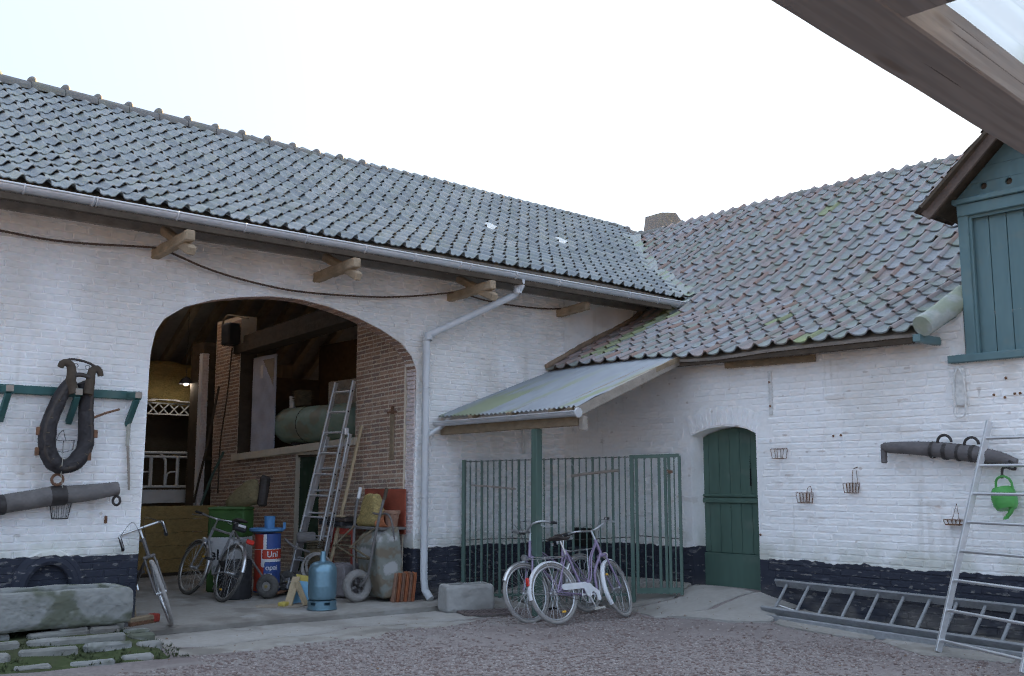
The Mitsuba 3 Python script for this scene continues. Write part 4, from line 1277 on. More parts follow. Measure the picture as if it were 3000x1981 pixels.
    def turn(self, V):
        """steering: round the head axis"""
        c, s_ = math.cos(self.steer), math.sin(self.steer)
        k = self.axis
        q = V - self.ht
        return self.ht + q * c + np.cross(k, q) * s_ + np.outer(q @ k, k) * (1 - c)

    def add(self, name, mesh, mat, smooth=False, front=False, parent=None, label=None, kind=None):
        v = np.asarray(mesh.vertices)
        if front:
            v = self.turn(v)
        m = trimesh.Trimesh(v @ self.R3.T + self.o, mesh.faces, process=False)
        return part(parent or self.key, name, m, mat, smooth=smooth, label=label, kind=kind)

    def wheel(self, c, front, tyre):
        R = self.Rw
        w = self.add('wheel', torus(c, (0, 1, 0), R - .045, .011, 56, 8), 'chrome', True, front, label='front wheel' if front else 'rear wheel')
        self.add('tyre', torus(c, (0, 1, 0), R - .019, .0195, 56, 10), tyre, True, front, w)
        self.add('hub', cat([tube([c + [0, -.05, 0], c + [0, .05, 0]], .016, 10), tube([c + [0, -.036, 0], c + [0, -.030, 0]], .028, 12), tube([c + [0, .03, 0], c + [0, .036, 0]], .028, 12)]), 'chrome', 40, front, w)
        sp = []
        for k in range(32):
            a = k * 2 * math.pi / 32
            b = a + (.42 if k % 4 < 2 else -.42)
            s_ = .033 if k % 2 else -.033
            sp.append(tube([c + [.026 * math.cos(b * 1.0 + .3), s_, .026 * math.sin(b + .3)], c + [(R - .05) * math.cos(a), 0, (R - .05) * math.sin(a)]], .0013, 4, caps=False))
        self.add('spokes', cat(sp), 'chrome', False, front, w, kind='stuff', label='thin wire spokes')

    def guard(self, c, a0, a1, mat, front):
        R = self.Rw + .012
        V, F = [], []
        n = 30
        for i, t in enumerate(np.radians(np.linspace(a0, a1, n))):
            for k, (w, d) in enumerate(((-.026, -.016), (-.018, 0), (0, .005), (.018, 0), (.026, -.016))):
                V.append(c + [(R + d) * math.cos(t), w, (R + d) * math.sin(t)])
        for i in range(n - 1):
            for k in range(4):
                p = i * 5 + k
                F += [[p, p + 1, p + 6], [p, p + 6, p + 5]]
        g = self.add('mudguard', trimesh.Trimesh(np.array(V), np.array(F), process=False), mat, True, front, label='front mudguard' if front else 'rear mudguard')
        t = math.radians(a1 - 12)
        self.add('stay', cat([tube([c + [0, s_ * .05, 0], c + [R * math.cos(t), s_ * .026, R * math.sin(t)]], .0025, 5) for s_ in (-1, 1)]), 'chrome', False, front, g)

    def saddle(self, c):
        prof_ = [(-.13, .005, .0, .012), (-.125, .075, .012, .03), (-.09, .082, .02, .045), (-.02, .055, .014, .042), (.05, .026, .012, .036), (.12, .018, .012, .03), (.145, .004, .008, .012)]
        V = []
        for x, w, zt, d in prof_:
            for a in np.linspace(0, 2 * np.pi, 12, endpoint=False):
                V.append(c + [x, w * math.cos(a), zt - d / 2 + d / 2 * math.sin(a)])
        n = len(prof_)
        F = [t for i in range(n - 1) for k in range(12) for t in ([i * 12 + k, i * 12 + (k + 1) % 12, (i + 1) * 12 + (k + 1) % 12], [i * 12 + k, (i + 1) * 12 + (k + 1) % 12, (i + 1) * 12 + k])]
        s_ = self.add('saddle', trimesh.Trimesh(np.array(V), np.array(F), process=False), 'leather', True)
        self.add('spring', cat([torus(c + [-.08, k * .045, -.045 - .012 * j], (0, 0, 1), .016, .003, 12, 5) for k in (-1, 1) for j in range(3)]), 'chrome', True, False, s_)

    def handlebar(self, kind, c):
        if kind == 'drop':
            P = [[0, 0, 0], [0, .12, 0], [.01, .185, 0], [.075, .205, -.005], [.11, .207, -.05], [.08, .208, -.12], [.0, .21, -.145], [-.07, .21, -.15]]
            grip = P[3:]
            lev = [[.10, .207, -.0], [.135, .207, .02], [.15, .207, -.02], [.13, .207, -.10]]
        elif kind == 'swept':
            P = [[0, 0, 0], [.02, .07, .015], [.03, .17, .05], [-.03, .245, .055], [-.13, .265, .03], [-.22, .27, .015]]
            grip = P[4:]
            lev = [[-.02, .24, .03], [.0, .27, .0], [-.07, .285, -.015], [-.16, .29, -.02]]
        else:
            P = [[0, 0, 0], [0, .12, .005], [-.02, .22, .015], [-.05, .31, .015]]
            grip = [[-.02, .22, .015], [-.05, .315, .015]]
            lev = [[.0, .19, -.0], [.045, .22, -.01], [.03, .31, -.02]]
        mk = lambda Q, s_: c + np.array(Q) * [1, s_, 1]
        L = smooth_pts(np.vstack([mk(P, 1)[::-1], mk(P, -1)[1:]]), 5)
        h = self.add('handlebar', tube(L, .0115, 10), 'chrome', 50, True)
        for s_ in (1, -1):
            self.add('grip', tube(smooth_pts(mk(grip, s_), 4), .0155, 10), 'black_plastic', 50, True, h)
            self.add('brake_lever', tube(smooth_pts(mk(lev, s_), 4), .006, 6), 'chrome', 50, True, h)
        self.add('cable', cat([tube(smooth_pts([mk(lev, s_)[0], c + [.10, s_ * .06, .10 * (kind != 'flat')], c + [.06, s_ * .02, -.06], self.hb + [.03, s_ * .01, .02]], 5), .0025, 5) for s_ in (1, -1)]), 'black_plastic', 50, True, h)

    # fittings
    def rack(self):
        z = self.Rw * 2 + .05
        m = [tube([[.20, s_ * .05, z], [-.26, s_ * .06, z]], .005, 6) for s_ in (-1, 1)] + [tube([[x, -.06, z], [x, .06, z]], .004, 6) for x in (-.26, -.05, .12)] + [tube([[-.10, s_ * .06, z], [0, s_ * .07, self.Rw]], .004, 6) for s_ in (-1, 1)] + [tube([[.20, s_ * .05, z], [.27, s_ * .015, z + .02]], .004, 6) for s_ in (-1, 1)]
        self.add('rack', cat(m), 'chrome', 40)

    def reflector(self):
        a = math.radians(158)
        p = self.rh + (self.Rw + .03) * np.array([math.cos(a), 0, math.sin(a)])
        self.add('reflector', box(p, (.018, .045, .085), 0, .006), 'red_lens', label='red rear reflector')

    def tail_light(self):
        p = np.array([-.29, 0, self.Rw * 2 + .04])
        k = self.add('tail_light', box(p, (.03, .10, .055), 0, .01), 'red_lens', 30, label='bright red rear light')

    def spoke_reflectors(self):
        for c, fr, a in ((self.rh, False, -1.1), (self.fh, True, 2.4)):
            self.add('spoke_reflector', box(c + .22 * np.array([math.cos(a), 0, math.sin(a)]), (.05, .016, .022), 0, .005), 'amber_lens', False, fr)

    def chain_guard(self):
        c, r = self.cr + [0, -.075, 0], self.rh + [0, -.075, 0]
        out = sg.LineString([(c[0], c[2]), (c[0] - .04, c[2] + .095), (.10, r[2] + .045)]).buffer(.032).union(sg.Point(c[0] + .01, c[2] + .06).buffer(.055)).union(sg.LineString([(c[0] + .02, c[2] + .08), (c[0] + .12, c[2] + .01), (c[0] + .13, c[2] - .05)]).buffer(.024))
        self.add('chain_guard', extrude(out, .012, np.array([[1, 0, 0], [0, 0, -1], [0, 1, 0]]).T if False else np.array([[1, 0, 0], [0, 0, 1], [0, 1, 0]]), (0, c[1], 0)), 'white_mudguard', 30, label='white chain guard')

    def lamp(self):
        p = self.hb + np.array([.085, 0, .0])
        self.add('headlamp', lathe([(0, -.045), (.02, -.04), (.034, -.01), (.037, .01), (.0, .014)], 16, p, (1, 0, -.1)), 'chrome', 40, True, label='round chromed headlamp')

    def front_light_top(self):
        p = self.fh + np.array([-.07, 0, self.Rw + .05])
        self.add('headlamp', lathe([(0, -.05), (.022, -.045), (.034, -.01), (.036, .012), (.0, .016)], 16, p, (1, 0, .05)), 'cream', 40, True)

    def dynamo(self):
        self.add('dynamo', tube([self.fh + [-.15, .05, .19], self.fh + [-.19, .05, .27]], .016, 10), 'chrome', 40, True)

    def bag(self):
        self.add('saddle_bag', box(self.sad + [-.10, 0, -.06], (.10, .16, .09), 0, .02), 'black_plastic')
        self.add('reflective_strip', box(self.sad + [-.155, 0, -.04], (.012, .10, .03), 0, .004), 'drum_white')


Bike('bicycle', 'grey road bicycle with drop handlebars leaning at the left jamb of the gateway', (3.93, 10.86), (4.09, 9.86), -13, .10, steer=-25, R=.335, paint='bronze_paint', bars='drop', tyre='tyre_grey', guard=None, extras=('dynamo',))
Bike('bicycle', 'silver touring bicycle with a red rear light, leaning beside the drum in the gateway', (5.31, 11.34), (5.33, 12.38), -17, .10, steer=6, R=.34, paint='silver_paint', style='diamond', bars='flat', tyre='tyre', guard='chrome', extras=('rack', 'tail_light', 'spoke_reflectors', 'lamp', 'bag'))
Bike('bicycle', 'old violet bicycle facing left, behind the other at the railing', (8.347, 8.317), (7.36, 8.195), -13, (.03, .0), steer=-6, R=.322, paint='violet', style='mixte', bars='swept', tyre='tyre_grey', guard='chrome', extras=('lamp', 'rack'))
Bike('bicycle', 'violet step-through bicycle with white mudguards and chain guard, in front at the railing', (7.39, 7.82), (8.31, 7.77), 15, (.03, .025), steer=24, R=.318, paint='violet', style='swan', bars='swept', tyre='tyre_grey', guard='white_mudguard', extras=('reflector', 'spoke_reflectors', 'chain_guard', 'front_light_top', 'rack'))
# ---------------------------------------------------------------- left wall: harness and gear
bs('old_leather', speck((.036, .033, .035), .55, 16), .65, spec=.3, bump=lambda p, n, uv: fbm(p.x * 40, p.y * 40, p.z * 40, 4), bscale=.02, eps=3e-3)
bs('pale_felt', speck((.40, .385, .33), .25, 18), .95)
bs('beam_grey', speck((.145, .135, .13), .3, 9), .85)
bs('stone_grey', conc((.165, .165, .15), (.235, .235, .215), .7), .95, bump=lambda p, n, uv: fbm(p.x * 25, p.y * 25, p.z * 25, 4), bscale=.02, eps=3e-3)


def mossy(a, b, g, k=.8):
    def fn(p, n, uv):
        f = fbm(p.x * 22, p.y * 22, p.z * 22, 3)
        q = fbm(p.x * 4.5, p.y * 4.5, p.z * 4.5, 4)
        return mix(mix(a, b, f), g, k * smoothstep(.47, .62, q))
    return fn


bs('mossy_stone', mossy((.19, .195, .185), (.28, .285, .27), (.085, .095, .06)), .95, bump=lambda p, n, uv: fbm(p.x * 25, p.y * 25, p.z * 25, 4), bscale=.02, eps=3e-3)
bs('moss', mossy((.045, .062, .028), (.085, .10, .05), (.075, .07, .05), .5), .98, spec=.05, bump=lambda p, n, uv: fbm(p.x * 60, p.y * 60, p.z * 60, 3), bscale=.03, eps=3e-3)

rack = thing('harness_rack', 'blue-green wooden rail with pegs fixed along the white barn wall', 'rack')
part(rack, 'rail', box((2.50, 10.035, 2.335), (2.54, .055, .08), ch=.006), 'rack_green')
for x in (2.50, 3.10, 3.66):
    pg = part(rack, 'peg', box((x, 9.93, 2.325), (.075, .26, .07), ch=.008), 'rack_green')
    part(pg, 'brace', beam((x - .0, 9.84, 2.29), (x - .0, 10.06, 2.045), .05, .055, ch=.004), 'rack_green')
    part(pg, 'end', box((x, 9.798, 2.325), (.065, .012, .06), ch=.003), 'grey_wood')
collar = thing('horse_collar', 'black leather horse collar with hames hanging from the rail on the white wall', 'horse collar')
cx_ = lambda a, b, d=0: (3.02 + (a - 595) * .00097, 9.90 - d, 2.62 - (b - 30) * .00103)
loop = [(640, 215), (560, 320), (490, 470), (442, 620), (432, 740), (452, 860), (510, 955), (590, 992), (665, 980), (740, 925), (798, 830), (812, 700), (800, 560), (792, 420), (786, 300), (745, 215)]
Lp = smooth_pts([cx_(a, b, .03 * math.sin(i * .4)) for i, (a, b) in enumerate(loop)], 5)
rad = np.interp(np.linspace(0, 1, len(Lp)), [0, .2, .4, .5, .6, .8, 1], [.062, .074, .080, .066, .078, .072, .060])
part(collar, 'pad', rough(tube(Lp, rad, 14), .012, 12, 3), 'old_leather', smooth=50)
Lf = Lp + (np.array(cx_(620, 640)) - Lp) * [-.16, 0, -.05] + [0, -.045, 0]
part(collar, 'front_roll', rough(tube(Lf[3:-3], .026, 10), .005, 20, 5), 'leather', smooth=50)
for q in range(8, len(Lp) - 6, 5):
    part(collar, 'lacing', tube([Lp[q] + [0, -rad[q] - .004, 0], (Lp[q] + Lf[q]) / 2 + [0, -.05, 0], Lf[q] + [0, -.028, 0]], .004, 5), 'greasy')
Li = Lp + (np.array(cx_(620, 640)) - Lp) * [.17, 0, .12] + [0, .03, 0]
part(collar, 'lining', tube(Li[6:-6], .03, 10), 'pale_felt', smooth=50, label='worn pale lining of the collar')
for h_ in ([(640, 330), (610, 230), (612, 150), (600, 85), (560, 55), (520, 65), (505, 100)], [(775, 330), (790, 230), (795, 150), (815, 105), (850, 95), (875, 120), (885, 160)]):
    part(collar, 'hame', rough(tube(smooth_pts([cx_(a, b, .06) for a, b in h_], 5), np.linspace(.05, .028, 31), 8), .004, 9, 2), 'dark_wood', smooth=50)
part(collar, 'hame_strap', tube(smooth_pts([cx_(a, b, .07) for a, b in ((515, 75), (570, 28), (640, 22), (740, 38), (830, 75), (885, 120))], 5), .012, 8), 'leather', smooth=50)
part(collar, 'cross_strap', tube(smooth_pts([cx_(a, b, .08) for a, b in ((600, 190), (660, 160), (740, 165), (800, 190))], 4), .022, 8), 'leather', smooth=50)
for a, b in ((650, 75), (760, 82)):
    part(collar, 'ring', torus(cx_(a, b, .05), (0, 1, 0), .020, .003, 18, 6), 'iron', True)
for a, b in ((350, 680), (880, 690), (350, 860), (830, 900)):
    part(collar, 'buckle', rough(box(cx_(a, b, .03), (.035, .03, .075), 0, .006), .004, 12, 4), 'rust')
part(collar, 'hook_rod', tube([cx_(850, 545, .0), cx_(985, 490, .0), cx_(1110, 452, .0)], .011, 8), 'rust', smooth=50)
wb_ = thing('wire_muzzle', 'small triangular wire muzzle hanging inside the horse collar', 'wire basket')
tri = [(590, 660), (630, 760), (530, 760)]
ww = lambda P, r_=.0035, d=.02: tube([cx_(a, b, d - .04) for a, b in P], r_, 5)
part(wb_, 'frame', cat([ww([(592, 660), (622, 760)]), ww([(592, 660), (555, 700), (530, 760)]), ww([(520, 752), (620, 760), (705, 752)]), ww([(600, 760), (598, 860)]), ww([(530, 760), (530, 845), (600, 865)]), ww([(700, 752), (690, 840), (600, 865)])]), 'iron')
part(wb_, 'cord', tube([cx_(600, 865, -.02), cx_(565, 930, .10), cx_(570, 1060, .06), cx_(600, 1180, .04)], .0035, 5), 'pale_felt')

st_ = thing('swingletree', 'long grey wooden swingletree with an iron ring, on the white wall under the collar', 'swingletree')
body = [(2.30, 1.245, .075), (2.52, 1.285, .085), (2.75, 1.325, .088), (2.99, 1.36, .088), (3.25, 1.385, .082), (3.45, 1.41, .07), (3.56, 1.425, .066)]
pts = smooth_pts([(a, 9.95, b) for a, b, c in body], 5)
part(st_, 'bar', rough(tube(pts, np.interp(np.linspace(0, 1, len(pts)), np.linspace(0, 1, 7), [c for a, b, c in body]), 14), .006, 6, 5), 'beam_grey', smooth=40)
part(st_, 'band', lathe([(.090, -.07), (.094, -.06), (.094, .06), (.090, .07)], 18, (3.01, 9.95, 1.362), (1, 0, .09)), 'iron', smooth=30)
part(st_, 'ring', torus((2.985, 9.90, 1.51), (0.2, 1, 0), .048, .014, 28, 8), 'rust', True, label='rusty iron ring')
part(st_, 'end_cap', lathe([(.0, -.06), (.088, -.055), (.092, .05), (.084, .06)], 16, (2.50, 9.95, 1.28), (1, 0, .15)), 'iron', smooth=30)
part(st_, 'end_hook', torus((3.545, 9.92, 1.31), (1, .6, 0), .042, .012, 22, 8), 'iron', True)
part(st_, 'left_hook', torus((2.47, 9.90, 1.18), (1, .4, 0), .055, .014, 22, 8, (150, 400)), 'iron', True)
wb2 = thing('wire_muzzle', 'cup-shaped wire muzzle hanging under the swingletree', 'wire basket')
ct = np.array([3.055, 9.99])
rings = [torus((ct[0], ct[1], z), (0, 0, 1), r, .003, 20, 5) for z, r in ((1.30, .10), (1.15, .072))]
part(wb2, 'frame', cat(rings + [tube([(ct[0] + .10 * math.cos(t), ct[1] + .10 * math.sin(t) * .5, 1.30), (ct[0] + .072 * math.cos(t), ct[1] + .072 * math.sin(t) * .5, 1.15)], .003, 5) for t in np.linspace(0, 6.28, 13)[:-1]]), 'iron')
wh = thing('whip_stick', 'thin two-part stick hanging by a hook from the right end of the rail', 'stick')
part(wh, 'shaft', tube([(3.675, 10.03, 2.19), (3.665, 10.03, 2.02), (3.66, 10.03, 1.84)], [.012, .02, .017], 10), 'pale_felt', smooth=50)
part(wh, 'tip', tube([(3.665, 10.03, 1.85), (3.685, 10.03, 1.62), (3.70, 10.03, 1.41)], [.014, .013, .011], 8), 'grey_wood', smooth=50)
part(wh, 'hook', torus((3.70, 10.02, 2.20), (0, 1, .2), .025, .004, 18, 6), 'iron', True)
single('wall_hook', rough(box((3.50, 10.055, 1.13), (.022, .03, .07), ch=.006), .004, 14, 2, .02), 'rust', 'small rusty hook in the white wall right of the wire muzzle', 'hook')
cbl = smooth_pts([(1.6, 9.99, 3.84), (2.36, 9.99, 3.79), (2.96, 9.99, 3.775), (3.80, 9.95, 3.84), (3.92, 9.93, 3.82), (4.42, 9.98, 3.70), (4.97, 9.99, 3.625), (5.55, 9.99, 3.60), (6.46, 9.99, 3.655), (7.1, 9.98, 3.745), (7.62, 9.94, 3.845), (7.75, 9.94, 3.85), (8.12, 9.98, 3.815), (8.6, 9.99, 3.80), (9.2, 9.99, 3.82), (9.55, 9.98, 3.86)], 6)
single('cable', tube(cbl, .011, 6), 'cable_brown', 'rusty brown cable slung from bracket to bracket along the barn wall', 'cable', smooth=50)
bs('cable_brown', speck((.10, .065, .045), .3, 20), .8)

# ---------------------------------------------------------------- stone trough, cobbles
tb_ = manifold3d.Manifold.cube((2.25, .56, .32), True) - manifold3d.Manifold.cube((1.95, .32, .24), True).translate((0, 0, .12))
tm = tb_.refine_to_length(.07).to_mesh()
tmesh = trimesh.Trimesh(tm.vert_properties[:, :3], tm.tri_verts, process=True)
trimesh.smoothing.filter_taubin(tmesh, iterations=7)
v = tmesh.vertices.copy()
v[:, 2] += -.010 * (v[:, 0] - .2) ** 2 * (v[:, 2] > 0)
tmesh = rough(trimesh.Trimesh(v, tmesh.faces, process=False), .022, 5, 3)
trough = thing('stone_trough', 'long mossy stone trough raised on blocks at the foot of the white wall', 'trough')
part(trough, 'basin', place(tmesh, [[math.cos(-.03), .03, 0], [-.03, math.cos(-.03), 0], [0, 0, 1]], (2.36, 9.46, .415)), 'mossy_stone', smooth=50)
part(trough, 'block', rough(box((2.98, 9.30, .19), (.24, .26, .13), ch=.015), .012, 8, 3, .06), 'stone_grey')
part(trough, 'block', rough(cyl((3.17, 9.26, .12), (3.17, 9.26, .255), .055, 14), .006, 12, 3), 'stone_grey', smooth=40)
part(trough, 'block', rough(box((1.9, 9.42, .19), (.24, .30, .14), ch=.015), .012, 8, 5, .06), 'stone_grey')
bank = struct('cobbled_bank', rough(trimesh.Trimesh(*[(lambda V, F: (V, F))(np.array([[x, y, float(gz(x, y)) + .010 - .05 * (1 if x > 3.6 or y < 8.5 else 0)] for x in np.linspace(1.2, 3.66, 27) for y in np.linspace(8.42, 9.85, 20)]), np.array([t for i in range(26) for j in range(19) for t in ([i * 20 + j, (i + 1) * 20 + j, (i + 1) * 20 + j + 1], [i * 20 + j, (i + 1) * 20 + j + 1, i * 20 + j + 1])]))][0], process=False), .015, 4, 3), 'moss', smooth=True, label='mossy earth between the old paving stones')
rs = np.random.default_rng(19)
stones = [(2.35, 9.28, .30, .10), (2.86, 9.22, .50, .10), (3.24, 9.20, .26, .09), (3.52, 9.22, .26, .11), (2.35, 9.02, .32, .09), (2.95, 9.00, .80, .085), (3.50, 9.02, .24, .08), (2.2, 8.80, .36, .10), (2.68, 8.83, .46, .07), (3.15, 8.82, .40, .07), (3.5, 8.84, .22, .07), (2.5, 8.62, .28, .09), (2.95, 8.60, .36, .08), (3.32, 8.62, .26, .08), (1.9, 9.25, .4, .1), (1.8, 9.0, .4, .1), (3.42, 9.52, .20, .14), (3.66, 9.60, .26, .17), (3.30, 9.42, .18, .10)]
for k, (x, y, a, b) in enumerate(stones):
    m = rough(cham_box(a * .97, b * 1.05, .10, .018), .014, 7, k, .05)
    al = -.05 + rs.normal() * .05
    z = float(gz(x, y)) + (.0 if y > 8.75 else -.026) + rs.random() * .010
    part(bank, 'stone', place(m, [[math.cos(al), -math.sin(al), 0], [math.sin(al), math.cos(al), 0], [0, 0, 1]], (x, y, z)), 'mossy_stone' if k % 3 == 0 else 'stone_grey', smooth=40)
# tufts of moss and weeds between the stones
tv, tf = [], []
for k in range(800):
    x, y = rs.uniform(1.9, 3.75), rs.uniform(8.55, 9.62)
    z = float(gz(x, y)) + .01
    if meshkit.fbm(np.array([[x * 3, y * 5, 2.]]), 2, 1)[0] < .5:
        continue
    for q in range(3):
        a, h, w = rs.random() * 6.28, rs.uniform(.012, .04), .006
        d = np.array([math.cos(a), math.sin(a), 0])
        o = len(tv)
        p = np.array([x, y, z]) + d * rs.random() * .02
        tv += [p - np.cross(d, [0, 0, 1]) * w, p + np.cross(d, [0, 0, 1]) * w, p + d * .02 + [0, 0, h]]
        tf.append([o, o + 1, o + 2])
single('weeds', (np.array(tv), np.array(tf)), 'weed', 'tiny green weeds growing between the paving stones', 'weeds', kind='stuff')
bs('weed', speck((.045, .058, .026), .4, 30), .9)
br = thing('broom_head', 'broom lying on the floor by the gateway, its bristles red at one end', 'broom')
part(br, 'block', rough(box((3.93, 10.14, .155), (.36, .085, .05), 24, .012), .003, 9, 1), 'old_wood')
part(br, 'bristles', box((3.93, 10.135, .118), (.34, .075, .04), 24, .004), 'rust')
part(br, 'red_end', box((4.08, 10.205, .145), (.09, .095, .08), 24, .012), 'red_paint')
part(br, 'handle', tube([(3.86, 10.12, .18), (3.80, 10.16, .62), (3.765, 10.19, .95)], .012, 8), 'old_wood')
bs('red_paint', speck((.33, .05, .035), .3, 20), .55)
bs('red_board', speck((.30, .075, .045), .3, 7), .7)

# ---------------------------------------------------------------- gateway: gas bottle
gas = thing('gas_bottle', 'metallic blue-grey gas bottle standing at the edge of the gateway step', 'gas bottle')
gc = (5.86, 9.98)
GB = .105
part(gas, 'body', lathe([(.0, GB + .085), (.10, GB + .088), (.143, GB + .115), (.154, GB + .15), (.155, GB + .245), (.1575, GB + .25), (.1575, GB + .262), (.155, GB + .267), (.155, GB + .405), (.150, GB + .445), (.132, GB + .482), (.10, GB + .505), (.06, GB + .515), (.0, GB + .518)], 48, (gc[0], gc[1], 0)), 'blue_metal', smooth=35)
sk = sg.box(0, 0, 2 * math.pi, .10)
for k in range(6):
    a = k * math.pi / 3 + .15
    sk = sk.difference(sg.box(a, .055, a + .42, .085))
tri_ = trimesh.creation.extrude_polygon(sk, .004, engine='earcut')
v_, f_ = trimesh.remesh.subdivide_to_size(tri_.vertices, tri_.faces, .16, max_iter=12)
rr_ = .153 + v_[:, 2]
part(gas, 'foot_ring', trimesh.Trimesh(np.column_stack([gc[0] + rr_ * np.cos(v_[:, 0]), gc[1] + rr_ * np.sin(v_[:, 0]), GB + v_[:, 1]]), f_, process=False), 'blue_metal', smooth=30)
part(gas, 'foot_bead', torus((gc[0], gc[1], GB + .008), (0, 0, 1), .158, .008, 40, 6), 'blue_metal', True)
part(gas, 'valve_cap', lathe([(.040, GB + .515), (.034, GB + .53), (.031, GB + .60), (.026, GB + .62), (.012, GB + .627), (0, GB + .628)], 20, (gc[0], gc[1], 0)), 'blue_metal', smooth=35)
bs('blue_metal', speck((.17, .29, .36), .1, 9), .36, .65, .5)
bs('blue_plastic', speck((.10, .26, .50), .12, 8), .45)

# red, white and blue drum with writing
DC = np.array([6.08, 11.70])
DR = .158
drum = thing('paint_drum', 'red, white and blue round drum with white writing and a blue lid', 'drum')
part(drum, 'body', lathe([(0, .14), (DR - .006, .14), (DR, .15), (DR, .84), (DR - .006, .85), (0, .85)], 48, (DC[0], DC[1], 0)), 'drum_blue', smooth=35)
for nm, c in (('drum_blue', (.045, .085, .26)), ('drum_red', (.42, .05, .03)), ('drum_white', (.62, .62, .62))):
    bs(nm, speck(c, .12, 8), .4)
th0 = math.atan2(-DC[1], -DC[0])           # towards the yard


def bend(m, r):
    """wrap a flat mesh (x along the circumference in metres, reading left to right; y up; z outwards) round the drum"""
    v = np.asarray(m.vertices)
    a = th0 + v[:, 0] / DR
    return trimesh.Trimesh(np.column_stack([DC[0] + (r + v[:, 2]) * np.cos(a), DC[1] + (r + v[:, 2]) * np.sin(a), v[:, 1]]), m.faces, process=False)


def decal(poly, r, mat, name, parent=drum, **kw):
    ms = [trimesh.creation.extrude_polygon(g, .001, engine='earcut') for g in (poly.geoms if hasattr(poly, 'geoms') else [poly])]
    m = cat(ms)
    v, f = trimesh.remesh.subdivide_to_size(m.vertices, m.faces, .025, max_iter=12)
    part(parent, name, bend(trimesh.Trimesh(v, f, process=False), r), mat, **kw)


decal(sg.box(-.26, .155, -.045, .845), DR + .0006, 'drum_red', 'red_side')
decal(sg.box(-.055, .66, -.015, .845), DR + .0022, 'drum_white', 'white_stripe')
decal(sg.box(-.26, .655, -.06, .662), DR + .0020, 'drum_white', 'white_stripe')
decal(sg.box(-.055, .47, .20, .645).buffer(.022, quad_segs=6), DR + .003, 'drum_white', 'white_panel')
decal(sg.box(-.045, .565, .20, .64).buffer(.020, quad_segs=6), DR + .0045, 'drum_red', 'red_panel')
decal(sg.box(-.02, .385, .20, .495).buffer(.015, quad_segs=6), DR + .0052, 'drum_blue', 'blue_panel')
decal(sg.box(-.035, .20, .06, .37), DR + .0022, 'drum_white', 'white_foot')
for txt, x, y, h in (('Uni', -.012, .570, .066), ('opal', -.022, .415, .054)):
    m = meshkit.text_mesh(txt, h, .0012, True)
    v, f = trimesh.remesh.subdivide_to_size(m.vertices, m.faces, .03, max_iter=12)
    part(drum, 'lettering', bend(trimesh.Trimesh(v + [x, y, 0], f, process=False), DR + .0062), 'drum_white', label=f'white lettering {txt}')
lid = part(drum, 'lid', lathe([(0, .865), (DR + .03, .868), (DR + .055, .885), (DR + .058, .91), (DR + .045, .915), (DR + .04, .895), (0, .89)], 40, (DC[0] - .01, DC[1] + .02, 0)), 'blue_plastic', smooth=35, label='blue lid with upright lugs')
for a in (.1, -.25):
    part(lid, 'lug', tube(smooth_pts([DC.tolist() + [0] + np.array([.19 * math.cos(a) * .8, -.19 * math.cos(a) * .7 + a * .3, z]) if False else np.array([DC[0] + .17 + a * .16, DC[1] - .10 + a * .2, z]) for z in (.90, .97, .985, .96)], 3), .010, 8), 'blue_plastic', smooth=50)
cup = thing('measuring_cup', 'ribbed light blue plastic beaker standing on the lid of the drum', 'beaker')
part(cup, 'wall', lathe([(0, .895), (.060, .895), (.068, 1.05), (.071, 1.052), (.071, 1.06), (.064, 1.06), (.056, .902), (0, .902)], 32, (DC[0] + .03, DC[1] + .03, 0)), 'blue_plastic', smooth=35)
for k in range(7):
    part(cup, 'rib', torus((DC[0] + .03, DC[1] + .03, .915 + k * .02), (0, 0, 1), .062 + k * .001, .002, 28, 5), 'blue_plastic', True)
single('dark_drum', lathe([(0, .1), (.19, .10), (.20, .12), (.195, .30), (.20, .31), (.20, .33), (.195, .34), (.195, .52), (.20, .55), (0, .56)], 32, (5.62, 11.62, 0)), 'black_plastic', 'black drum half hidden between the bicycle and the red drum', 'drum', smooth=35)
bin_ = thing('feed_bin', 'green bin with a white printed band standing behind the touring bicycle', 'bin')
BR = math.radians(-46)
bo = np.array([5.93, 12.44])
bx_ = np.array([math.cos(BR), math.sin(BR)])
mk = lambda z0, z1, w, d: place(cham_box(w * .82, d, z1 - z0, .02), [[math.cos(BR), -math.sin(BR), 0], [math.sin(BR), math.cos(BR), 0], [0, 0, 1]], (bo[0], bo[1], (z0 + z1) / 2))
part(bin_, 'upper_body', mk(.78, 1.13, .58, .38), 'grass_green')
part(bin_, 'band', mk(.40, .79, .575, .376), 'drum_white', label='white band with dark letters')
part(bin_, 'lower_body', mk(.10, .41, .57, .372), 'grass_green')
part(bin_, 'lid', mk(1.12, 1.165, .60, .40), 'grass_green')
bs('grass_green', speck((.055, .125, .034), .25, 8), .5)
m = meshkit.text_mesh('el', .13, .002, True)
fn_ = np.array([bx_[1], -bx_[0]])
part(bin_, 'lettering', place(m, np.stack([np.append(bx_, 0), [0, 0, 1], np.append(fn_, 0)], 1), np.append(bo - bx_ * .215 + fn_ * .189, .50)), 'black_plastic', label='dark lettering el')
sack = thing('sack', 'slumped brown sack with a dark flap lying on top of the green bin', 'sack')
sm = manifold3d.Manifold.batch_hull([manifold3d.Manifold.sphere(r, 16).translate(p) for p, r in (((-.16, 0, .07), .08), ((-.12, .05, .10), .09), ((.06, 0, .22), .11), ((.10, .03, .12), .12), ((.14, -.02, .30), .05), ((-.2, .02, .04), .05))]).refine_to_length(.04).to_mesh()
sm = rough(trimesh.Trimesh(sm.vert_properties[:, :3], sm.tri_verts, process=True), .02, 9, 3)
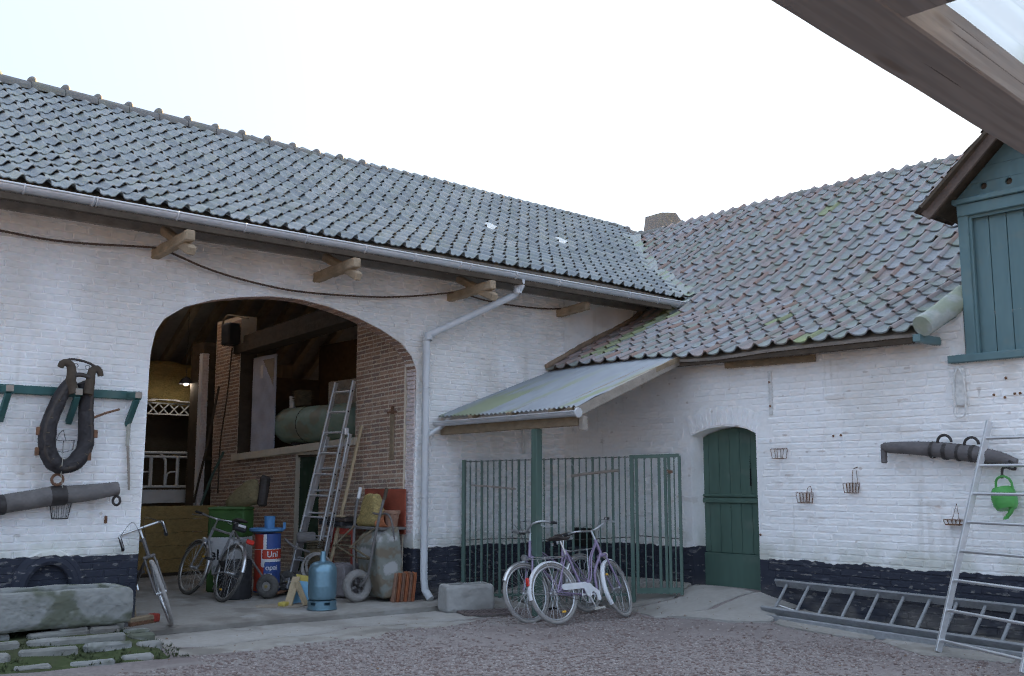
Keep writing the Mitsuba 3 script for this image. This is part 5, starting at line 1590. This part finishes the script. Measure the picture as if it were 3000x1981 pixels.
part(sack, 'bag', place(sm, [[math.cos(BR), -math.sin(BR), 0], [math.sin(BR), math.cos(BR), 0], [0, 0, 1]], (bo[0] + .16, bo[1] - .02, 1.165)), 'jute', smooth=True)
part(sack, 'flap', place(rough(cham_box(.10, .18, .40, .03), .02, 9, 7, .06), [[math.cos(BR), -math.sin(BR), .1], [math.sin(BR), math.cos(BR), 0], [-.1, 0, 1]], (bo[0] + .36, bo[1] - .17, 1.36)), 'leather', smooth=40)
bs('jute', speck((.20, .16, .085), .3, 45), .95)
bs('straw', speck((.34, .265, .11), .35, 60), .95)

# hand truck
ht_ = thing('hand_truck', 'old hand truck with two pneumatic wheels in front of the red drum', 'hand truck')
w0, w1 = np.array([5.90, 11.33, .245]), np.array([6.33, 11.62, .245])
ax_ = nrm(w1 - w0)
for w in (w0, w1):
    k = part(ht_, 'wheel', torus(w, ax_, .095, .05, 32, 12), 'tyre', True)
    part(k, 'rim', lathe([(0, -.03), (.055, -.03), (.06, 0), (.055, .03), (0, .03)], 20, w, ax_), 'tyre_grey', smooth=35)
    part(k, 'hub', lathe([(0, -.05), (.018, -.05), (.018, .05), (0, .05)], 12, w, ax_), 'straw', smooth=35)
part(ht_, 'axle', cyl(w0, w1, .012), 'iron')
bk = nrm(np.array([-.55, .55, 0]))
for f_ in (.12, .95):
    p = w0 + (w1 - w0) * f_
    part(ht_, 'tube', tube(smooth_pts([p + [.12, -.02, -.02], p, p + [-.20, .16, .34], p + [-.34, .30, .64]], 4), .014, 8), 'beam_grey', smooth=50)
part(ht_, 'toe_plate', beam(w0 + [.08, .06, -.10], w1 + [.02, .08, -.10], .16, .012), 'rust')

# rotary hoe: engine, wheels, hose
tl = thing('motor_hoe', 'rusty old motor hoe with a black tyre, between the hand truck and the gas bottle', 'machine')
m0 = np.array([6.38, 11.22, 0])
k = part(tl, 'wheel', torus(m0 + [-.05, -.05, .27], (.85, .5, 0), .12, .055, 30, 12), 'tyre', True)
part(k, 'rim', lathe([(0, -.03), (.07, -.03), (.07, .03), (0, .03)], 18, m0 + [-.05, -.05, .27], (.85, .5, 0)), 'rust', smooth=35)
part(tl, 'engine', rough(box(m0 + [.14, .04, .56], (.26, .24, .22), 30, .03), .012, 10, 3, .05), 'greasy', smooth=40)
for j in range(6):
    part(tl, 'cooling_fin', box(m0 + [.12, .02, .66 + .02 * j], (.20, .17, .008), 30, .003), 'greasy')
part(tl, 'tank', lathe([(0, -.11), (.06, -.11), (.07, -.09), (.07, .09), (.06, .11), (0, .11)], 16, m0 + [.02, .10, .80], (.9, -.4, 0)), 'beam_grey', smooth=35)
part(tl, 'gear_case', rough(box(m0 + [.10, .0, .36], (.16, .16, .26), 20, .03), .01, 9, 4, .05), 'rust', smooth=40)
part(tl, 'handlebar', tube(smooth_pts([m0 + [.05, .0, .62], m0 + [-.18, .02, .70], m0 + [-.30, .05, .80]], 5), .015, 8), 'beam_grey', smooth=50)
for j in range(5):
    a = j * 1.25
    part(tl, 'tine', beam(m0 + [.16, -.16, .25], m0 + [.16 + .15 * math.cos(a), -.16, .25 + .15 * math.sin(a)], .012, .035), 'iron')
bs('greasy', speck((.12, .095, .06), .5, 16), .7)
hs = thing('hose', 'grey hose coiled up on the motor hoe behind the gas bottle', 'hose')
for j in range(5):
    part(hs, 'coil', torus(m0 + [-.02 + .012 * j, -.17 - .012 * j, .46 + .006 * (j % 2)], (.75, .65, .12 * (j - 2)), .15 + .01 * (j % 3), .013, 30, 8), 'tyre_grey', True)
# flattened paper sack, dustpan, wooden wedge
mt = thing('floor_mat', 'flattened brown paper sack lying on the gateway floor', 'sack')
part(mt, 'sheet', rough(slab(sg.Polygon([(5.38, 10.55), (5.72, 10.30), (5.98, 10.46), (5.93, 10.62), (5.70, 10.76), (5.45, 10.78)]), lambda x, y: .112 + 0 * x, .012, .01, .01, 3, .06), .008, 11, 3), 'paper', smooth=40)
bs('paper', speck((.27, .23, .185), .2, 12), .95)
dpn = thing('dustpan', 'blue and yellow dustpan leaning beside a wooden wedge by the gas bottle', 'dustpan')
part(dpn, 'pan', extrude(sg.Polygon([(0, 0), (.20, .04), (.23, .24), (.06, .26)]), .012, np.array([[.8, 0, .6], [-.6, 0, .8], [0, 1, 0]]), (5.83, 10.58, .11)), 'light_blue')
part(dpn, 'rim', extrude(sg.Polygon([(.05, .26), (.23, .24), (.235, .30), (.03, .33)]), .016, np.array([[.8, 0, .6], [-.6, 0, .8], [0, 1, 0]]), (5.83, 10.58, .11)), 'yellow_plastic')
wdg = thing('wooden_wedge', 'pale wooden wedge with a yellow foot standing left of the gas bottle', 'wedge')
part(wdg, 'slat', beam((5.70, 10.45, .11), (5.86, 10.56, .41), .09, .02), 'pale_wood')
part(wdg, 'slat', beam((5.90, 10.40, .11), (5.84, 10.52, .36), .09, .02), 'pale_wood')
part(wdg, 'foot', box((5.66, 10.47, .13), (.12, .09, .05), 30, .01), 'yellow_plastic')
bs('light_blue', speck((.20, .42, .60), .1, 9), .5)
bs('yellow_plastic', speck((.50, .40, .10), .15, 12), .6)
bs('pale_wood', speck((.42, .33, .21), .2, 18), .8)


bs('dull_alu', speck((.27, .28, .29), .3, 10), .6, .3)
# ---------------------------------------------------------------- ladders
def ladder(name, label, foot_l, foot_r, top_l, top_r, n, rail=(.025, .06), mat='alu', rung=.013, first=.5, group=None, up=None, parent=None, ends=True):
    k = parent or thing(name, label, 'ladder', group)
    fl_, fr_, tl_, tr_ = [np.asarray(p, float) for p in (foot_l, foot_r, top_l, top_r)]
    nn = np.cross(tl_ - fl_, fr_ - fl_)
    for a, b in ((fl_, tl_), (fr_, tr_)):
        r = part(k, 'rail', beam(a, b, rail[0], rail[1], up=nn, ch=.003), mat)
        if ends:
            part(r, 'cap', beam(a - nrm(b - a) * .01, a + nrm(b - a) * .05, rail[0] + .006, rail[1] + .006, up=nn), 'black_plastic')
    for i in range(n):
        f_ = (i + first) / n
        a, b = fl_ + (tl_ - fl_) * f_, fr_ + (tr_ - fr_) * f_
        part(k, 'rung', tube([a, b], rung, 10), mat, smooth=40)
        if ends:
            for q in (a, b):
                d = nrm(b - a) * (.0145 if q is b else -.0145)
                part(k, 'rung_end', tube([q + d * .9, q + d * 1.02], .012, 8), 'black_hole')
    return k


L1 = ladder('extension_ladder', 'aluminium extension ladder leaning on the loft ledge in the gateway', (6.30, 11.58, .12), (6.40, 11.20, .105), (6.93, 11.58, 2.78), (6.96, 11.19, 2.78), 10)
ladder('', '', (6.36, 11.61, .12), (6.45, 11.105, .105), (6.84, 11.61, 2.07), (6.86, 11.10, 2.09), 7, parent=L1)
part(L1, 'hook', box((6.80, 11.60, 2.12), (.06, .05, .07), 0, .01), 'zinc')
part(L1, 'hook', box((6.82, 11.13, 2.12), (.06, .06, .09), 0, .01), 'zinc')
part(L1, 'rope', tube(smooth_pts([(6.82, 11.12, 2.05), (6.70, 11.06, 1.5), (6.62, 11.03, 1.0), (6.60, 11.06, .75)], 4), .005, 6), 'tyre_grey')
single('wooden_lath', beam((6.55, 11.14, .11), (7.02, 11.08, 2.2), .045, .03, ch=.003), 'pale_wood', 'long pale wooden lath leaning beside the extension ladder', 'lath')
ladder('standing_ladder', 'aluminium ladder leaning upright against the white stable wall, cut by the right edge', (8.83, 4.50, .01), (8.40, 3.60, .0), (9.57, 4.25, 2.05), (9.55, 3.50, 2.05), 8, rail=(.028, .062), rung=.015, first=.38, ends=False)
LL = ladder('lying_ladder', 'grey ladder lying on its side along the foot of the stable wall', (9.17, 6.58, .155), (9.55, 6.66, .40), (9.15, 3.2, .06), (9.55, 3.2, .345), 13, rail=(.030, .085), mat='dull_alu', rung=.017, first=.55, ends=False)
part(LL, 'rail', beam((9.10, 6.56, .085), (9.08, 3.2, .0), .05, .075, ch=.004), 'dull_alu')
part(LL, 'broken_rung', tube([(9.30, 6.50, .20), (9.42, 6.30, .13)], .012, 8), 'alu')

# ---------------------------------------------------------------- right part of the gateway: table, barrow and what lies there
tab = thing('red_table', 'low red table along the brick wall behind the wheelbarrow', 'table')
part(tab, 'table_top', box((6.90, 10.75, .935), (.36, 1.22, .03), ch=.004), 'beam_grey')
for x, y in ((6.75, 11.28), (7.05, 11.28), (6.75, 10.80), (7.07, 10.80)):
    part(tab, 'leg', box((x, y, .51), (.035, .035, .82), ch=.003), 'red_paint')
part(tab, 'apron', box((6.745, 11.04, .88), (.02, .5, .07)), 'red_paint')
single('red_board', box((7.085, 10.62, 1.13), (.018, .90, .54), ch=.003), 'red_board', 'rust-red board standing against the brick wall at the right of the gateway', 'board')
tr = thing('trays', 'two flat black trays stacked on the left end of the red table', 'tray')
for j, (a, z) in enumerate(((0, .952), (8, 1.004))):
    g = sg.box(-.15, -.24, .15, .24).buffer(.03)
    t_ = part(tr, 'tray', cat([extrude(g, .008, np.eye(3), (0, 0, 0)), extrude(g.difference(g.buffer(-.015)), .045, np.eye(3), (0, 0, 0))]).apply_transform(trimesh.transformations.rotation_matrix(math.radians(a), (0, 0, 1))).apply_translation((6.86 - .05, 11.17 - .03 * j, z)), 'leather' if j else 'black_plastic')
single('paint_brush', rough(box((6.72, 11.10, 1.06), (.05, .22, .018), 20, .006), .002, 9), 'pale_wood', 'pale wooden stick lying on the black trays', 'stick')
js = manifold3d.Manifold.batch_hull([manifold3d.Manifold.sphere(.06, 14).translate(p) for p in ((-.05, -.16, .06), (.05, -.16, .06), (-.05, .16, .06), (.05, .16, .06), (-.03, -.12, .34), (.03, .14, .34))]).refine_to_length(.035).to_mesh()
single('straw_sack', place(rough(trimesh.Trimesh(js.vert_properties[:, :3], js.tri_verts, process=True), .02, 12, 3), None, (6.88, 10.58, .945)), 'straw', 'yellow-brown straw sack standing on the red table', 'sack', smooth=True)
pot = [(0, 0), (.055, 0), (.072, .12), (.082, .125), (.084, .155), (.074, .157), (.070, .13), (.05, .02), (0, .02)]
single('clay_pot', lathe(pot, 24, (6.82, 10.36, .975), (.3, -.9, .35)), 'terracotta', 'orange clay pot lying on its side on the red table', 'pot', smooth=35)
single('clay_pot', lathe([(a * 1.25, b * 1.25) for a, b in pot], 24, (6.92, 10.22, .952)), 'terracotta_dull', 'larger dusty clay pot at the right end of the red table', 'pot', smooth=35)
bs('terracotta', speck((.42, .155, .075), .2, 14), .8)
bs('terracotta_dull', speck((.29, .165, .115), .35, 9), .9)
tt_ = thing('roof_tile_stack', 'stack of spare terracotta roof tiles on edge at the foot of the gateway jamb', 'tiles')
for j in range(6):
    t = np.linspace(0, 1, 9)
    c0 = np.array([6.86 + .045 * j, 10.10 - .012 * j, .10])
    V = np.vstack([c0 + np.outer(wave_s(t) * .8 + d, [1, -.3, 0]) + np.outer((t - .5) * .22, [.35, .94, 0]) + [h * .12, 0, h] for h in (0, .33) for d in (0, .014)])
    F = [[i, i + 1, 18 + i + 1] for i in range(8)] + [[i, 18 + i + 1, 18 + i] for i in range(8)] + [[9 + i, 27 + i + 1, 9 + i + 1] for i in range(8)] + [[9 + i, 27 + i, 27 + i + 1] for i in range(8)] + [[18 + i, 18 + i + 1, 27 + i + 1] for i in range(8)] + [[18 + i, 27 + i + 1, 27 + i] for i in range(8)]
    part(tt_, 'tile', (V, np.array(F)), 'terracotta' if j % 2 else 'terracotta_dull', smooth=30)
single('stone_block', rough(box((6.72, 10.98, .30), (.32, .42, .38), 10, .02), .015, 7, 4, .07), 'beam_stone', 'grey stone block on the floor behind the wheelbarrow', 'block')
bs('beam_stone', speck((.26, .235, .24), .25, 12), .95)

# wheelbarrow stood on its nose: axes f (forward = down), u (its upward side, turned to the jamb), s (sideways)
wbk = thing('wheelbarrow', 'muddy grey wheelbarrow stood upright on its nose against the jamb of the gateway', 'wheelbarrow')
uu = nrm([.97, -.05, .12])
ff = nrm(np.array([.10, 0, -1.0]) - uu * (np.array([.10, 0, -1.0]) @ uu))
ss_ = np.cross(uu, ff)
wo = np.array([6.53, 10.33, .285])
W = lambda a, s_, u_: wo + ff * a + ss_ * s_ + uu * u_
k = part(wbk, 'wheel', torus(wo, ss_, .14, .048, 36, 12), 'tyre_grey', True)
part(k, 'rim', torus(wo, ss_, .095, .012, 30, 8), 'beam_grey', True)
for j in range(4):
    a = j * math.pi / 2 + .3
    part(k, 'spoke', beam(wo, wo + (ff * math.cos(a) + uu * math.sin(a)) * .095, .025, .012, up=ss_), 'beam_grey')
part(k, 'hub', cyl(wo - ss_ * .06, wo + ss_ * .06, .022), 'iron')
tray = []
for a, hw, u_ in ((.10, .20, .10), (.02, .235, .065), (-.30, .255, .06), (-.58, .25, .085), (-.66, .235, .13)):
    pass
st1 = [(W(a, s_ * w, u_)) for a, w, u_ in ((.13, .19, .24), (-.04, .20, .20), (-.44, .22, .20), (-.50, .21, .24)) for s_ in (-1, 1)]
st2 = [(W(a, s_ * w, u_)) for a, w, u_ in ((.16, .22, .47), (-.60, .27, .43)) for s_ in (-1, 1)]
sph = lambda p, r: manifold3d.Manifold.sphere(r, 14).translate(tuple(p))
outer = manifold3d.Manifold.batch_hull([sph(p, .045) for p in st1] + [sph(p, .03) for p in st2])
inner_ = manifold3d.Manifold.batch_hull([sph(p + uu * .05 - (p - wo - uu * .2) * .04, .03) for p in st1] + [sph(p + uu * .12 - (p - wo - uu * .3) * .04, .03) for p in st2])
tm_ = (outer - inner_).refine_to_length(.06).to_mesh()
part(wbk, 'tray', rough(trimesh.Trimesh(tm_.vert_properties[:, :3], tm_.tri_verts, process=True), .006, 8, 3), 'barrow_grey', smooth=45, label='mud-stained grey tray')
rim = [W(a, s_, u_) for a, s_, u_ in ((.22, -.22, .42), (.25, 0, .43), (.22, .22, .42), (-.25, .25, .40), (-.74, .28, .36), (-.78, 0, .36), (-.74, -.28, .36), (-.25, -.25, .40))]
part(wbk, 'rim', tube(np.vstack([smooth_pts(rim + [rim[0]], 5)[:-1]]), .012, 8, closed=True), 'beam_grey', True)
for s_ in (-1, 1):
    h = part(wbk, 'handle', tube(smooth_pts([W(.0, s_ * .07, .0), W(-.12, s_ * .16, .06), W(-.48, s_ * .235, .13), W(-.82, s_ * .29, .22), W(-1.06, s_ * .31, .31)], 5), .017, 10), 'beam_grey', smooth=50)
    part(h, 'grip', tube([W(-.97, s_ * .304, .278), W(-1.10, s_ * .312, .326)], .022, 10), 'drum_white' if s_ > 0 else 'dark_wood', smooth=50)
    part(wbk, 'leg', tube(smooth_pts([W(-.30, s_ * .20, .11), W(-.47, s_ * .20, -.12), W(-.49, s_ * .19, -.14), W(-.66, s_ * .25, .16)], 4), .012, 8), 'greasy', smooth=50)
part(wbk, 'brace', tube([W(-.49, -.19, -.13), W(-.49, .19, -.13)], .009, 8), 'greasy')
part(wbk, 'brace', tube([W(-.30, -.20, .11), W(-.30, .20, .11)], .012, 8), 'greasy')


def barrow_col(p, n, uv):
    a = fbm(p.x * 6, p.y * 6, p.z * 6, 4)
    c = mix((.16, .17, .145), (.24, .25, .23), fbm(p.x * 20, p.y * 20, p.z * 20, 3))
    c = mix(c, mi.Color3f(.38, .38, .37), smoothstep(.56, .70, a))
    return mix(c, mi.Color3f(.17, .13, .085), .8 * smoothstep(.50, .40, a))


bs('barrow_grey', barrow_col, .75)
single('wall_batten', cat([box((7.095, 10.50, 2.04), (.022, .075, .56), ch=.003)]), 'old_wood', 'old wooden batten nailed to the brick jamb', 'batten')
hgf = thing('iron_hasp', 'rusty iron hasp above the wooden batten on the brick jamb', 'hasp')
part(hgf, 'plate', box((7.098, 10.50, 2.37), (.014, .05, .10)), 'rust')
part(hgf, 'bar', box((7.09, 10.50, 2.345), (.014, .22, .022)), 'rust')

# ---------------------------------------------------------------- back of the gateway
cp = thing('compressor', 'big greenish compressor with a horizontal tank inside the loft opening', 'compressor')
ca0, ca1 = np.array([7.52, 13.95, 2.33]), np.array([7.70, 12.0, 2.33])
axd = nrm(ca1 - ca0)
part(cp, 'tank', lathe([(0, -.13), (.08, -.125), (.17, -.10), (.235, -.05), (.265, .03), (.27, .10), (.27, 1.65), (.265, 1.75), (.235, 1.82), (.17, 1.87), (0, 1.9)], 36, ca0, axd), 'tank_green', smooth=35, label='greenish steel tank')
part(cp, 'seam', torus(ca0 + axd * .10, axd, .271, .004, 36, 5), 'tank_green', True)
part(cp, 'strap', torus(ca0 + axd * .60, axd, .271, .006, 36, 5), 'iron', True)
part(cp, 'pump', rough(box(ca0 + axd * .38 + [0, 0, .40], (.20, .20, .24), 0, .02), .01, 9, 3, .06), 'greasy', smooth=40)
for j in range(5):
    part(cp, 'fin', box(ca0 + axd * .38 + [0, 0, .36 + .035 * j], (.25, .25, .010), 0, .003), 'greasy')
part(cp, 'valve', cyl(ca0 + axd * .18 + [-.05, 0, .26], ca0 + axd * .18 + [-.05, 0, .44], .045, 14), 'drum_white')
part(cp, 'foot', box(ca0 + axd * .35 + [0, 0, -.31], (.3, .06, .09)), 'iron')
part(cp, 'foot', box(ca0 + axd * 1.4 + [0, 0, -.31], (.3, .06, .09)), 'iron')
bs('tank_green', mossy((.17, .25, .20), (.24, .32, .27), (.22, .16, .11), .5), .5, spec=.4)
crt = thing('crate', 'grey wooden crate standing above the compressor tank', 'crate')
for j in range(3):
    part(crt, 'board', box((7.72, 12.55, 2.665 + .115 * j), (.02, 1.1, .11)), 'grey_wood')
part(crt, 'end', box((7.95, 13.08, 2.78), (.48, .03, .34)), 'pale_felt')
part(crt, 'end', box((7.95, 12.02, 2.78), (.48, .03, .34)), 'grey_wood')
mp = thing('sheet_metal_door', 'blue-grey sheet metal leaf standing in the left of the loft opening', 'door')
part(mp, 'sheet', box((7.25, 14.24, 2.68), (.02, .74, 1.46)), 'blue_sheet')
part(mp, 'torn_paper', extrude(sg.Polygon([(13.90, 3.35), (14.28, 3.35), (13.92, 2.93)]), .004, MY, (7.232, 0, 0)), 'paper')
part(mp, 'tag', box((7.232, 14.30, 3.17), (.004, .08, .20)), 'drum_white')
bs('blue_sheet', speck((.42, .45, .53), .25, 4), .55, .1)
bd = thing('board_partition', 'low partition of yellowish wooden boards across the back of the gateway', 'partition')
for j in range(5):
    part(bd, 'board', box((5.35, 14.90 + .004 * (j % 2), .25 + .195 * j), (3.0, .028, .19), ch=.003), 'osb')
part(bd, 'post', box((6.87, 14.84, .58), (.085, .08, .98), ch=.005), 'osb')
part(bd, 'foot_rail', box((5.35, 14.91, .125), (3.0, .05, .05)), 'dark_wood')
bs('osb', speck((.36, .25, .10), .3, 22), .8)
fb = thing('feed_barrier', 'white tubular feeding barrier at the dark back of the gateway', 'barrier')
for z in (1.97, 1.90, 1.40):
    part(fb, 'rail', cyl((5.2, 16.9, z), (7.9, 16.9, z), .022, 10), 'white_paint')
for x in np.arange(5.45, 7.8, .46):
    part(fb, 'bar', cyl((x + .21, 16.9, 1.40), (x + .21, 16.9, 1.92), .03, 10), 'white_paint')
    part(fb, 'bent_bar', tube(smooth_pts([(x - .10, 16.9, 1.97), (x - .02, 16.9, 1.86), (x + .0, 16.9, 1.80), (x, 16.9, 1.40)], 5), .022, 10), 'white_paint', smooth=50)
    part(fb, 'elbow', tube(smooth_pts([(x + .02, 16.9, 1.42), (x + .03, 16.9, 1.58), (x + .08, 16.9, 1.64), (x + .20, 16.9, 1.65)], 4), .014, 8), 'white_paint', smooth=50)
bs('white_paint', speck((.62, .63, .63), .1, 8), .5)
part(fb, 'sheet', rough(box((6.55, 16.88, 1.24), (2.7, .02, .22)), .012, 2, 3, .15), 'white_paint', smooth=30)
lt = thing('lattice_girder', 'white lattice girder carrying slats above the feeding barrier', 'girder')
for z in (2.64, 2.83):
    part(lt, 'chord', box((6.5, 17.2, z), (3.0, .05, .022)), 'white_paint')
for k in range(15):
    x = 5.3 + k * .185
    part(lt, 'lattice', beam((x, 17.19, 2.64), (x + .185, 17.19, 2.83), .02, .018), 'white_paint')
    part(lt, 'lattice', beam((x + .185, 17.215, 2.64), (x, 17.215, 2.83), .02, .018), 'white_paint')
for k in range(6):
    part(lt, 'slat', box((5.6 + k * .42, 17.15, 2.865 + .018 * (k % 2)), (.48, .12, .018), 4 * (-1) ** k), 'drum_white')
hay = single('hay_stack', rough(box((6.3, 17.85, 3.22), (3.2, .7, .75), 0, .08), .09, 3, 5, .1), 'straw', 'yellowish stack of hay under the roof at the back', 'hay', smooth=False)
lmp = thing('lamp', 'small lit lamp hanging at the back of the gateway', 'lamp')
part(lmp, 'shade', lathe([(.02, .12), (.06, .10), (.12, .02), (.125, .0), (.115, .01), (.05, .09), (.02, .11)], 20, (7.0, 16.6, 3.13)), 'black_plastic', smooth=35)
key_ = part_key(lmp, 'bulb')
scene[key_] = {**mikit.ply(trimesh.creation.icosphere(2, .035).apply_translation((7.0, 16.6, 3.13)), 'cream', smooth=True), 'emitter': {'type': 'area', 'radiance': {'type': 'rgb', 'value': [5, 4.6, 4]}}}
labels[key_] = {'label': 'glowing bulb'}
part(lmp, 'flex', cyl((7.0, 16.6, 3.24), (7.0, 16.6, 4.4), .005, 6), 'black_plastic')
rod = single('iron_rod', tube([(7.02, 15.35, 3.0), (6.98, 15.55, 2.2), (6.90, 15.85, 1.15)], .02, 8), 'dark_wood', 'dark wooden rod leaning in the brick recess at the back', 'rod', smooth=50)
single('green_pole', tube([(7.03, 15.1, 1.95), (6.93, 15.25, 1.6), (6.80, 15.35, 1.12)], .02, 8), 'cage_green', 'green pole leaning beside the dark rod', 'pole', smooth=50)
single('hanging_rope', tube(smooth_pts([(7.08, 15.05, 3.6), (7.07, 15.15, 2.8), (7.06, 15.3, 2.1), (7.06, 15.32, 1.3)], 5), .012, 6), 'dark_wood', 'dark rope hanging down the brick wall at the back', 'rope', smooth=50)
jb = thing('winch_box', 'black motor box with a looped pipe high on the brick wall', 'motor')
part(jb, 'case', rough(box((7.0, 14.95, 3.80), (.2, .28, .34), 0, .02), .01, 6, 3, .1), 'black_plastic')
part(jb, 'pipe', tube(smooth_pts([(6.95, 15.15, 3.72), (6.95, 15.15, 3.98), (6.95, 15.0, 4.10), (6.95, 14.8, 4.08), (6.97, 14.3, 3.98)], 5), .015, 8), 'old_wood', smooth=50)

# ---------------------------------------------------------------- stable wall: planter, yoke, baskets, watering can
pm = (manifold3d.Manifold.batch_hull([manifold3d.Manifold.sphere(.05, 14).translate((a, b, c)) for a in (-.24, .24) for b in (-.12, .12) for c in (.05, .26)]) - manifold3d.Manifold.batch_hull([manifold3d.Manifold.sphere(.04, 12).translate((a, b, c)) for a in (-.19, .19) for b in (-.08, .08) for c in (.16, .40)])).refine_to_length(.04).to_mesh()
pl_ = thing('stone_planter', 'small grey stone planter trough standing at the left end of the railing', 'planter')
al = -.30
part(pl_, 'basin', place(rough(trimesh.Trimesh(pm.vert_properties[:, :3], pm.tri_verts, process=True), .014, 7, 4), [[math.cos(al), -math.sin(al), 0], [math.sin(al), math.cos(al), 0], [0, 0, 1]], (7.32, 9.28, .03)), 'pale_stone', smooth=50)
bs('pale_stone', conc((.30, .295, .28), (.40, .395, .375), .5), .95, bump=lambda p, n, uv: fbm(p.x * 25, p.y * 25, p.z * 25, 4), bscale=.02, eps=3e-3)
part(pl_, 'soil', place(cham_box(.44, .22, .03, .005), [[math.cos(al), -math.sin(al), 0], [math.sin(al), math.cos(al), 0], [0, 0, 1]], (7.32, 9.28, .27)), 'dark_wood')
yk = thing('yoke', 'thick dark wooden yoke with two iron rings fixed on the stable wall', 'yoke')
yp = smooth_pts([(9.55, 5.31, 1.83), (9.54, 5.0, 1.82), (9.53, 4.65, 1.785), (9.53, 4.35, 1.74), (9.54, 4.15, 1.70), (9.55, 4.02, 1.66)], 5)
part(yk, 'bar', rough(tube(yp, np.interp(np.linspace(0, 1, len(yp)), np.linspace(0, 1, 6), [.05, .066, .078, .078, .062, .04]), 14), .004, 8, 3), 'yoke_wood', smooth=45)
bs('yoke_wood', speck((.125, .115, .115), .3, 10), .75)
part(yk, 'end_lug', rough(box((9.54, 5.31, 1.77), (.06, .045, .19), 0, .01), .003, 9), 'yoke_wood')
for y, z in ((4.66, 1.865), (4.40, 1.835)):
    part(yk, 'ring', torus((9.50, y, z), (1, 0, 0), .068, .013, 26, 8, (0, 180)), 'iron', True)
    part(yk, 'band', lathe([(.082, -.02), (.084, .0), (.082, .02)], 18, (9.53, y, z - .085), (0, 1, .12)), 'iron', smooth=30)
    part(yk, 'band', lathe([(.082, -.015), (.084, .0), (.082, .015)], 18, (9.53, y + .13, z - .07), (0, 1, .12)), 'iron', smooth=30)
part(yk, 'hook', tube(smooth_pts([(9.52, 4.08, 1.68), (9.46, 4.02, 1.66), (9.46, 4.0, 1.60), (9.50, 4.12, 1.62), (9.50, 4.14, 1.52)], 4), .012, 8), 'iron', smooth=50)
can = thing('watering_can', 'bright green watering can hung up by its handle behind the ladder', 'watering can')
cc = np.array([9.50, 4.13, 1.34])
part(can, 'body', lathe([(0, -.10), (.085, -.10), (.105, -.06), (.11, .0), (.105, .06), (.085, .095), (.06, .10), (0, .10)], 32, cc, (.15, .25, 1)), 'can_green', smooth=45)
part(can, 'handle', tube(smooth_pts([cc + [0, .07, .08], cc + [-.01, .055, .17], cc + [-.01, -.01, .20], cc + [-.01, -.07, .16], cc + [0, -.085, .06]], 5), .011, 8), 'can_green', smooth=50)
part(can, 'spout', tube(smooth_pts([cc + [-.02, -.09, -.04], cc + [-.03, -.06, -.12], cc + [-.03, -.02, -.17]], 4), [.022] * 5 + [.018] * 3 + [.014], 10), 'can_green', smooth=50)
part(can, 'rose', lathe([(.012, .02), (.028, -.005), (.0, -.008)], 14, cc + [-.03, -.015, -.18], (0, .3, 1)), 'can_green', smooth=35)
bs('can_green', speck((.085, .33, .08), .1, 9), .4)


def wire_basket(label, c, w, h, kind):
    k = thing('wire_basket', label, 'wire basket', 'rusty wire baskets on the stable wall')
    c = np.asarray(c, float)
    Wp = lambda a, b, d=.0: c + [-d, -a, b]
    L = []
    r = .0035
    for d in (.0, .07):
        for z in (h, 0):
            s_ = 1 if z == h else .8
            L.append([Wp(-w * s_, z, d), Wp(w * s_, z, d)])
    for z in (h, 0):
        s_ = 1 if z == h else .8
        L += [[Wp(-w * s_, z, 0), Wp(-w * s_, z, .07)], [Wp(w * s_, z, 0), Wp(w * s_, z, .07)]]
    for f in np.linspace(-1, 1, 3 if kind == 'box' else 5):
        L += [[Wp(w * f, h, .07), Wp(w * f * .8, 0, .07)], [Wp(w * f, h, 0), Wp(w * f * .8, 0, 0)]]
    part(k, 'frame', cat([tube(l, r, 5) for l in L]), 'rust')
    if kind == 'tall':
        part(k, 'loop', cat([tube([Wp(w, 0, .02), Wp(w * .7, h * 2.3, .01), Wp(w * .1, h * 2.3, .01), Wp(w * .0, 0, .02)], r, 5), tube([Wp(w * .3, h * 2.5, .01), Wp(w * .9, h * 2.65, .01)], r * 1.5, 5)]), 'rust')
    if kind == 'hung':
        part(k, 'loop', cat([tube([Wp(w * .6, h, .03), Wp(w * .3, h * 4.4, .01), Wp(-w * .2, h, .03)], r, 5)]), 'rust')
        part(k, 'base', box(Wp(0, .0, .035), (.06, w * 1.7, .012)), 'rust')
    if kind == 'arched':
        part(k, 'loop', tube(smooth_pts([Wp(w, 0, .03), Wp(w, h * 1.3, .03), Wp(w * .7, h * 1.65, .02), Wp(w * .35, h * 1.3, .03), Wp(w * .3, 0, .03)], 4), r, 5), 'rust')
    return k


wire_basket('square wire basket on the stable wall, nearest to the green door', (9.63, 6.59, 1.745), .085, .105, 'box')
wire_basket('round-bottomed wire basket low on the wall, second from the green door', (9.63, 6.285, 1.265), .085, .105, 'arched')
wire_basket('wire basket with a tall wire loop, third from the green door', (9.63, 5.725, 1.375), .075, .10, 'tall')
wire_basket('small wire basket on a triangular hanger, nearest to the ladder', (9.63, 4.66, 1.085), .085, .045, 'hung')
